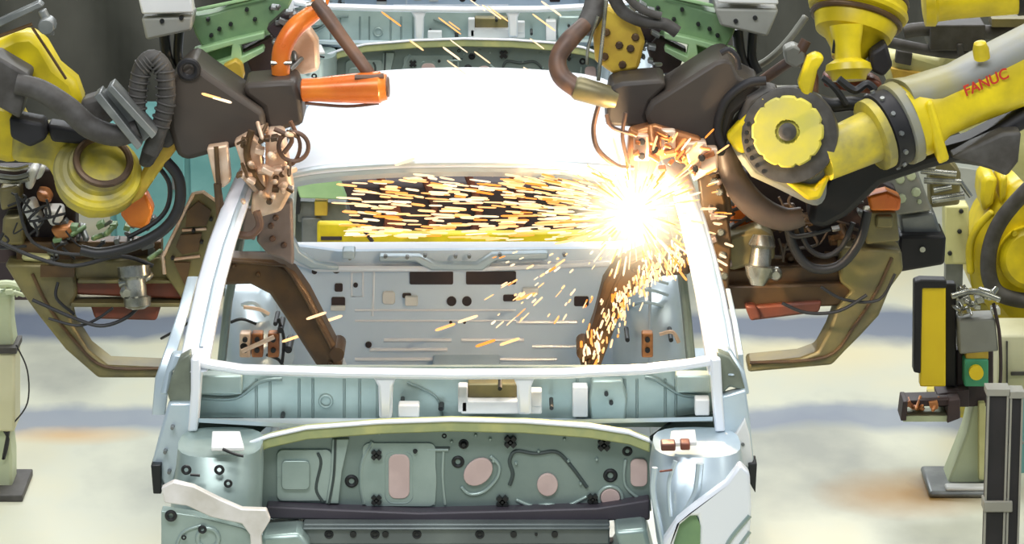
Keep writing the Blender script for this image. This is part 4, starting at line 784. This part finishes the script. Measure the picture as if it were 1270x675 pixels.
vp = thing('valve_pack', 'dark block of hoses and copper fittings under the right robot wrist, above its gun', 'valve block', W(1000, 290, 1.2))
b = MB(); b.prism([(884, 200), (930, 214), (1000, 246), (1060, 210), (1112, 236), (1100, 300), (1060, 344), (890, 344)], 1.22, .08); b.build('back_plate', 'fixture_dark', vp, .006)
b = MB(); clutter(b, 905, 256, 1060, 330, 1.12, 34, 3, 9, 71); b.build('fittings', 'gun_brown', vp, .002, kind='stuff')
b = MB(); clutter(b, 900, 250, 1070, 330, 1.10, 20, 2, 6, 72); b.build('fittings', 'steel_grey', vp, .002, kind='stuff')
b = MB(); b.prism([(908, 254), (936, 262), (948, 280), (906, 286)], 1.12, .06); b.build('orange_block', 'hose_orange', vp, .008)
b = MB(); R_ = random.Random(4)
for k in range(16):
    x = R_.uniform(900, 1060); y = R_.uniform(230, 300); b.ptube([(x, y), (x + R_.uniform(-18, 18), y + R_.uniform(10, 24)), (x + R_.uniform(-34, 34), y + R_.uniform(16, 36))], 1.06, R_.uniform(1, 2.6), 6)
b.build('wiring', 'hose_dark', vp, kind='stuff')

# orange dress hoses
t = thing('dress_pipe', 'glossy orange hose bundle with an orange cylinder pointing right, above the roof left side', 'hose', W(390, 60, .9))
b = MB(); b.ptube([(402, -14, 1.0), (392, 12, .95), (366, 34, .9), (350, 62, .88), (348, 92, .88)], .9, [10, 11, 12, 12, 11], 14); b.build('bent_hose', 'hose_orange', t)
b = MB(); b.ptube([(392, 2, .9), (404, 18, .88), (430, 54, .84), (454, 86, .80), (460, 96, .8)], .85, [8, 9, 8, 8, 7], 12); b.build('link_hose', 'hose_brown', t, label='brown hose')
c = W(374, 112, .80); d = W(478, 108, .78) - c
b = MB(); b.lathe(c, d, [(0, .028), (.004, .034), (.05, .035), (.10, .040), (.19, .046), (.23, .047), (.235, .042), (.25, .038), (.252, .012)], 24); b.build('nozzle', 'hose_orange', t, label='glossy orange cylinder')
b = MB(); b.lathe(c, d, [(.232, .034), (.256, .030), (.258, .01)], 20); b.ptube([(378, 128), (430, 132), (470, 128)], .79, 2, 6); b.ptube([(440, 96), (462, 96), (476, 94)], .76, 3.5, 8); b.build('nozzle_cap', 'hose_brown', t)
b = MB(); b.ptube([(336, 78), (362, 78)], .86, 3, 8); b.ptube([(380, 6), (404, 2)], .9, 3, 8); b.build('hose_clip', 'steel_bright', t)
t = thing('dress_pipe', 'dull pink and grey bent hose beside the right fixture, above the roof right side', 'hose', W(712, 70, .9))
b = MB(); b.ptube([(742, -14, 1.0), (736, 14, .95), (724, 36, .9)], .9, [13, 14, 12], 14); b.build('upper_hose', 'hose_grey', t)
b = MB(); b.ptube([(726, 30, .9), (706, 50, .86), (692, 72, .84), (696, 94, .82), (716, 110, .8)], .85, [10, 12, 11, 12, 12], 14); b.build('bent_hose', 'hose_brown', t, label='pinkish-brown bend')
c = W(712, 108, .80); d = W(760, 122, .8) - c
b = MB(); b.lathe(c, d, [(0, .030), (.01, .036), (.10, .034), (.13, .030)], 20); b.build('coupling', 'gun_olive', t)
b = MB(); b.ptube([(742, 20), (730, 56), (728, 80)], .86, 2, 6); b.ptube([(752, 0), (746, 60), (742, 100)], .84, 2.4, 6); b.build('thin_pipe', 'steel_bright', t)

# ------------------------------------------------------------------ grey machine behind right robot
t = g2
b = MB(); b.prism([(1094, 222), (1112, 208), (1134, 202), (1154, 256), (1112, 262), (1096, 250)], 1.30, .12); hd = b.build('head_plate', 'grey_box', t, .008)
b = MB(); bolts(b, ((1116, 222), (1136, 238), (1130, 218), (1118, 246)), 1.30, 6); bolts(b, ((1140, 250),), 1.30, 3); b.build('boss', 'pedestal_green', hd)
b = MB(); b.prism([(1112, 262), (1156, 256), (1166, 286), (1116, 290)], 1.35, .14); b.build('neck', 'steel_grey', t, .01)
b = MB(); b.prism([(1112, 284), (1170, 284), (1168, 320), (1110, 330)], 1.30, .18); b.build('motor', 'dark_plastic', t, .01)
b = MB(); b.lathe(W(1144, 309, 1.30), (0, -1, 0), [(-.01, .01), (.008, .009)], 10); b.build('motor_screw', 'steel_bright', t)
b = MB()
for x0, y0, x1, y1, r in ((1142, 212, 1186, 216, 4), (1146, 224, 1192, 226, 4), (1146, 204, 1160, 206, 6), (1156, 248, 1196, 242, 5), (1190, 224, 1204, 244, 3), (1158, 236, 1180, 232, 4)): b.ptube([(x0, y0), (x1, y1)], 1.45, r, 10)
b.build('rod', 'steel_bright', t)
b = MB(); b.prism([(1150, 196), (1176, 194), (1190, 210), (1188, 250), (1152, 254)], 1.5, .1); b.build('rod_block', 'gun_olive', t, .008)
t = thing('switch_box', 'pale olive switch box on a post between machine head and yellow floor robot', 'box', Vector((W(1184, 300, 3.0).x, 3.0, 0)))
b = MB(); b.rect(1170, 252, 1200, 324, 3.0, .1); bx_ = b.build('housing', 'pale_yellow', t, .006)
b = MB(); bolts(b, ((1190, 287), (1192, 262), (1178, 314)), 3.0, 3); b.build('knob', 'clip_black', bx_)
b = MB(); q = W(1184, 322, 3.05); b.box((q.x, 3.08, q.z / 2 + .05), (.06, .06, q.z + .1)); b.box((q.x, 3.08, .012), (.2, .2, .024)); b.build('post', 'steel_grey', t)

# ------------------------------------------------------------------ pedestals, fence
t = thing('control_pedestal', 'pale green pedestal at right carrying a yellow panel and a small tray', 'pedestal', Vector((W(1200, 600, 2.15).x, 2.2, 0)))
b = MB(); b.prism([(1204, 494), (1222, 494), (1226, 530), (1234, 596), (1170, 596), (1186, 556), (1196, 530)], 2.12, .16); b.build('post', 'pedestal_green', t, .008)
b = MB(); b.prism([(1214, 500), (1222, 500), (1226, 596), (1214, 596)], 2.09, .04); b.build('rib', 'pale_yellow', t, .003)
q = W(1192, 600, 2.15)
b = MB(); b.box((q.x + .0, 2.16, .012), (.24, .30, .024)); b.build('base_plate', 'steel_grey', t, .01)
b = MB(); b.box((q.x + .01, 2.04, .030), (.15, .05, .014)); b.build('foot_cover', 'white_paint', t, .006)
b = MB(); b.prism([(1186, 392), (1232, 390), (1236, 430), (1188, 434)], 2.05, .12); b.build('connector_box', 'grey_box', t, .006)
b = MB(); b.rect(1184, 430, 1230, 500, 2.12, .1); b.ptube([(1232, 376), (1240, 420), (1240, 480), (1228, 505)], 2.05, 2.5, 8); b.build('dark_housing', 'fixture_dark', t, .006)
b = MB(); clutter(b, 1184, 362, 1236, 388, 2.06, 18, 3, 7, 21); b.ptube([(1180, 368), (1210, 362), (1240, 372)], 2.04, 4, 8); b.build('connector', 'steel_bright', t, .002, kind='stuff')
b = MB(); b.rect(1196, 446, 1226, 480, 2.05, .08); sg = b.build('signal_box', 'signal_green', t, .006, label='green box')
b = MB(); b.prism(ell(1211, 463, 9, 9, 16), 2.03, .03); b.build('button', 'yellow_panel', sg, label='yellow round button')
b = MB(); b.rect(1198, 434, 1226, 446, 2.06, .06); b.build('gold_fitting', 'clamp_yellow', t, .004)
b = MB(); b.prism([(1134, 350), (1142, 347), (1174, 348), (1174, 358), (1144, 358), (1142, 464), (1133, 462)], 2.02, .06); b.rect(1172, 352, 1186, 480, 2.10, .05); b.build('panel_frame', 'dark_plastic', t, .005)
b = MB(); b.rect(1141, 356, 1173, 480, 2.03, .05); b.build('yellow_panel', 'yellow_panel', t, .005)
b = MB(); b.prism([(1120, 492), (1186, 490), (1182, 498), (1126, 500)], 2.0, .10); b.prism([(1118, 492), (1124, 492), (1122, 516), (1115, 516)], 1.98, .12); b.prism([(1174, 490), (1188, 488), (1188, 512), (1172, 518)], 1.98, .14); b.prism([(1160, 484), (1200, 478), (1200, 500), (1162, 500)], 2.06, .1); ty = b.build('tray', 'fixture_dark', t, .003)
b = MB(); clutter(b, 1126, 501, 1168, 507, 2.03, 14, 3, 6, 31); b.build('tray_contents', 'gun_copper', ty, .001, kind='stuff')
b = MB(); b.rect(1118, 510, 1172, 517, 2.0, .12); b.build('tray_edge', 'pedestal_green', ty)
t = thing('equipment_cabinet', 'cream cabinet standing right behind the green pedestal at the right edge', 'cabinet', Vector((W(1262, 600, 2.6).x, 2.6, 0)))
b = MB(); q = W(1238, 416, 2.5); q2 = W(1300, 416, 2.5); b.box(((q.x + q2.x) / 2, 2.62, q.z / 2), (q2.x - q.x, .24, q.z)); bd = b.build('body', 'pedestal_cream', t, .008)
b = MB(); b.rect(1254, 462, 1275, 466, 2.49, .02); b.rect(1248, 424, 1250, 520, 2.49, .02); b.build('handle', 'hose_grey', bd)
b = MB(); b.rect(1262, 490, 1275, 590, 2.3, .12); b.build('side_panel', 'teal_panel', t, .004)
b = MB(); b.box(((q.x + q2.x) / 2, 2.62, .02), (q2.x - q.x + .04, .28, .04)); b.build('plinth', 'hose_grey', t)

t = thing('guard_fence', 'two dark grey guard posts joined by a clamp at the lower right corner', 'fence', Vector((W(1250, 600, 1.0).x, 1.0, 0)))
for x0, x1, yt in ((1226, 1250, 489), (1254, 1268, 492)):
    a = W(x0, yt, 1.0); c_ = W(x1, yt, 1.0)
    b = MB(); b.box(((a.x + c_.x) / 2, 1.03, a.z / 2), (c_.x - a.x, .06, a.z)); p_ = b.build('post', 'dark_plastic', t, .004)
    b = MB(); b.box(((a.x + c_.x) / 2, 1.03, a.z + .006), (c_.x - a.x + .012, .075, .02)); b.box((a.x, 1.0, a.z / 2), (.006, .01, a.z)); b.box((c_.x, 1.0, a.z / 2), (.006, .01, a.z)); b.build('post_cap', 'grey_box', p_)
    b = MB(); b.box(((a.x + c_.x) / 2, 1.03, .01), (.12, .12, .02)); b.build('foot', 'steel_grey', p_)
b = MB(); b.rect(1220, 622, 1256, 636, .99, .07); b.rect(1226, 548, 1270, 552, 1.03, .02); b.build('clamp', 'grey_box', t, .004)

t = thing('control_pedestal', 'pale yellow-green pedestal cut by the left edge of the frame', 'pedestal', Vector((W(5, 600, 2.1).x, 2.1, 0)))
b = MB(); b.rect(-24, 430, 22, 528, 2.05, .16); b.build('lower_box', 'pedestal_cream', t, .01)
b = MB(); b.prism([(-20, 362), (16, 358), (16, 396), (20, 424), (-20, 426)], 2.08, .12); b.build('upper_box', 'pedestal_green', t, .01)
b = MB(); b.ptube([(-18, 356), (8, 352), (26, 356)], 2.08, 5, 8); clutter(b, -10, 352, 26, 366, 2.08, 10, 3, 5, 41); b.build('connector', 'pedestal_green', t)
b = MB(); b.rect(-20, 424, 24, 431, 2.04, .16); b.build('joint_plate', 'hose_grey', t)
q = W(0, 610, 2.1); b = MB(); b.prism([(-24, 526), (14, 526), (18, 560), (18, 608), (-24, 608)], 2.08, .14); b.build('foot_post', 'pedestal_green', t, .01)
b = MB(); b.ptube([(2, 530), (10, 545), (4, 570), (12, 528)], 2.06, 2, 6); b.ptube([(20, 428), (34, 460), (34, 500), (16, 526)], 2.06, 1, 6); b.build('cable', 'cable_black', t)
q = W(4, 612, 2.1); b = MB(); b.box((q.x, 2.12, .012), (.16, .30, .024)); b.build('base_plate', 'hose_grey', t, .004)

# ------------------------------------------------------------------ sparks and the weld
WP = W(786, 262, .66)
R_ = random.Random(12)
def streak(b, p, d, ln, r):
    d = d.normalized(); u = d.orthogonal().normalized(); v = d.cross(u); rings = []
    for t, s in ((0, .5), (.12, 1), (.88, 1), (1, .5)):
        rings.append([p + d * ln * t + (u * math.cos(a) + v * math.sin(a)) * r * s for a in [math.pi / 2 * k + .3 for k in range(4)]])
    b.faces(rings)
b = MB(); u0 = U(.7)
for k in range(400):                      # the fan thrown leftwards through the cabin
    x = R_.uniform(440, 748) if R_.random() < .8 else R_.uniform(640, 760)
    q = (786 - x) / 340; y = R_.uniform(217, 297) if x > 500 else R_.uniform(222 + (500 - x) * .05, 293)
    Y = .66 + R_.uniform(-.1, .8) * q
    p = W(x, y, Y); d = p - W(800, 262, .66); d.z *= .45; streak(b, p, d, R_.uniform(12, 36) * u0, R_.uniform(1.0, 2.0) * u0)
for k in range(230):                      # radial burst near the weld
    a = R_.uniform(0, 2 * math.pi); el_ = R_.uniform(-.7, .7); d = Vector((math.cos(a) * math.cos(el_), math.sin(el_), math.sin(a) * math.cos(el_)))
    r = R_.uniform(.03, .16); streak(b, WP + d * r, d, R_.uniform(8, 30) * u0, R_.uniform(.6, 1.5) * u0)
for k in range(230):                      # drops bouncing over the inner arm
    t = R_.random(); x = 850 - 120 * t + R_.uniform(-16, 14); y = 312 + 130 * t ** 1.6 + R_.uniform(-22, 16); p = W(x, y, 1.06 + R_.uniform(-.03, 0)); streak(b, p, Vector((R_.uniform(-.5, .3), 0, -1)), R_.uniform(4, 13) * u0, R_.uniform(.9, 2.0) * u0)
for k in range(70):
    x = R_.uniform(610, 760); y = R_.uniform(306, 400); p = W(x, y, R_.uniform(.9, 1.6)); streak(b, p, p - WP, R_.uniform(8, 24) * u0, R_.uniform(.6, 1.4) * u0)
for k in range(60):
    x = R_.uniform(800, 900); y = R_.uniform(170, 340); p = W(x, y, R_.uniform(.55, .66)); streak(b, p, p - WP, R_.uniform(8, 22) * u0, R_.uniform(.8, 1.6) * u0)
for x, y, Y in ((380, 396, 1.05), (400, 400, 1.4), (540, 410, 1.9), (568, 400, 1.9), (590, 430, 1.9), (350, 424, 1.3), (250, 116, .62), (262, 120, .62), (620, 428, 1.9), (640, 372, 1.8), (490, 205, .8)):
    p = W(x, y, Y); streak(b, p, Vector((1, 0, .35 if y > 200 else -.3)), 26 * U(Y), 1.8 * U(Y))
for k in range(15):
    x = R_.uniform(470, 700); y = R_.uniform(-5, 96); p = W(x, y, R_.uniform(1.2, 2.2)); streak(b, p, Vector((1, 0, -.75)), R_.uniform(18, 40) * u0, R_.uniform(.7, 1.4) * u0)
o = b.build('weld_sparks', 'hot_spark', None, smooth=False, kind='stuff', origin=WP); tag(o, 'spray of glowing orange weld sparks flying leftwards from the right pillar', 'sparks')
b = MB(); b.lathe(WP + Vector((0, 0, -.022)), (0, 0, 1), [(0, .004), (.006, .015), (.022, .022), (.036, .015), (.044, .004)], 14); o = b.build('weld_arc', 'arc_core', None, origin=WP); tag(o, 'blinding white weld flash at the right windscreen pillar', 'weld arc')
l = bpy.data.lights.new('weld_light', 'POINT'); l.energy = 40; l.color = (1, .72, .42); l.shadow_soft_size = .03
o = bpy.data.objects.new('weld_light', l); C.objects.link(o); o.location = WP + Vector((0, -.05, 0))
# bloom round the arc, imitated by an added emissive volume
def bloom_mat():
    m = bpy.data.materials.new('bloom_volume'); m.use_nodes = True; nt = m.node_tree; nt.nodes.clear(); N = nt.nodes.new; Lk = nt.links.new
    tc = N('ShaderNodeTexCoord'); ln = N('ShaderNodeVectorMath'); ln.operation = 'LENGTH'; Lk(tc.outputs['Object'], ln.inputs[0])
    mr = N('ShaderNodeMapRange'); Lk(ln.outputs['Value'], mr.inputs[0]); mr.inputs[1].default_value = 0.0; mr.inputs[2].default_value = .29; mr.inputs[3].default_value = 1; mr.inputs[4].default_value = 0
    pw = N('ShaderNodeMath'); pw.operation = 'POWER'; Lk(mr.outputs[0], pw.inputs[0]); pw.inputs[1].default_value = 3.2
    ml = N('ShaderNodeMath'); ml.operation = 'MULTIPLY'; Lk(pw.outputs[0], ml.inputs[0]); ml.inputs[1].default_value = 26
    e = N('ShaderNodeEmission'); e.inputs[0].default_value = (1, .80, .50, 1); Lk(ml.outputs[0], e.inputs[1])
    o = N('ShaderNodeOutputMaterial'); Lk(e.outputs[0], o.inputs['Volume']); MATS['bloom_volume'] = m
bloom_mat()
b = MB(); b.lathe(WP, (0, 0, 1), [(-.31 * math.cos(math.pi * k / 16), .31 * math.sin(math.pi * k / 16)) for k in range(17)], 32)
o = b.build('weld_bloom', 'bloom_volume', None, kind='stuff', origin=WP); tag(o, 'soft bloom around the weld flash, added as a glowing volume', 'glow')
# repeats share a group phrase
for nm, gr in (('car_body', 'bare car body shells on the line'), ('transport_skid', 'skids under the car bodies'), ('welding_gun', 'spot welding guns beside the car body'), ('industrial_robot', 'yellow robots round the line'), ('framing_fixture', 'green framing fixtures overhead'), ('control_box', 'grey boxes hanging overhead'), ('dress_pipe', 'bent hoses above the roof'), ('valve_pack', 'valve blocks beside the guns'), ('welding_curtain', 'grey curtains behind the line'), ('control_pedestal', 'pedestals at the frame edges')):
    for o in C.objects:
        if o.parent is None and o.name.split('.')[0] == nm and 'label' in o.keys(): o['group'] = gr
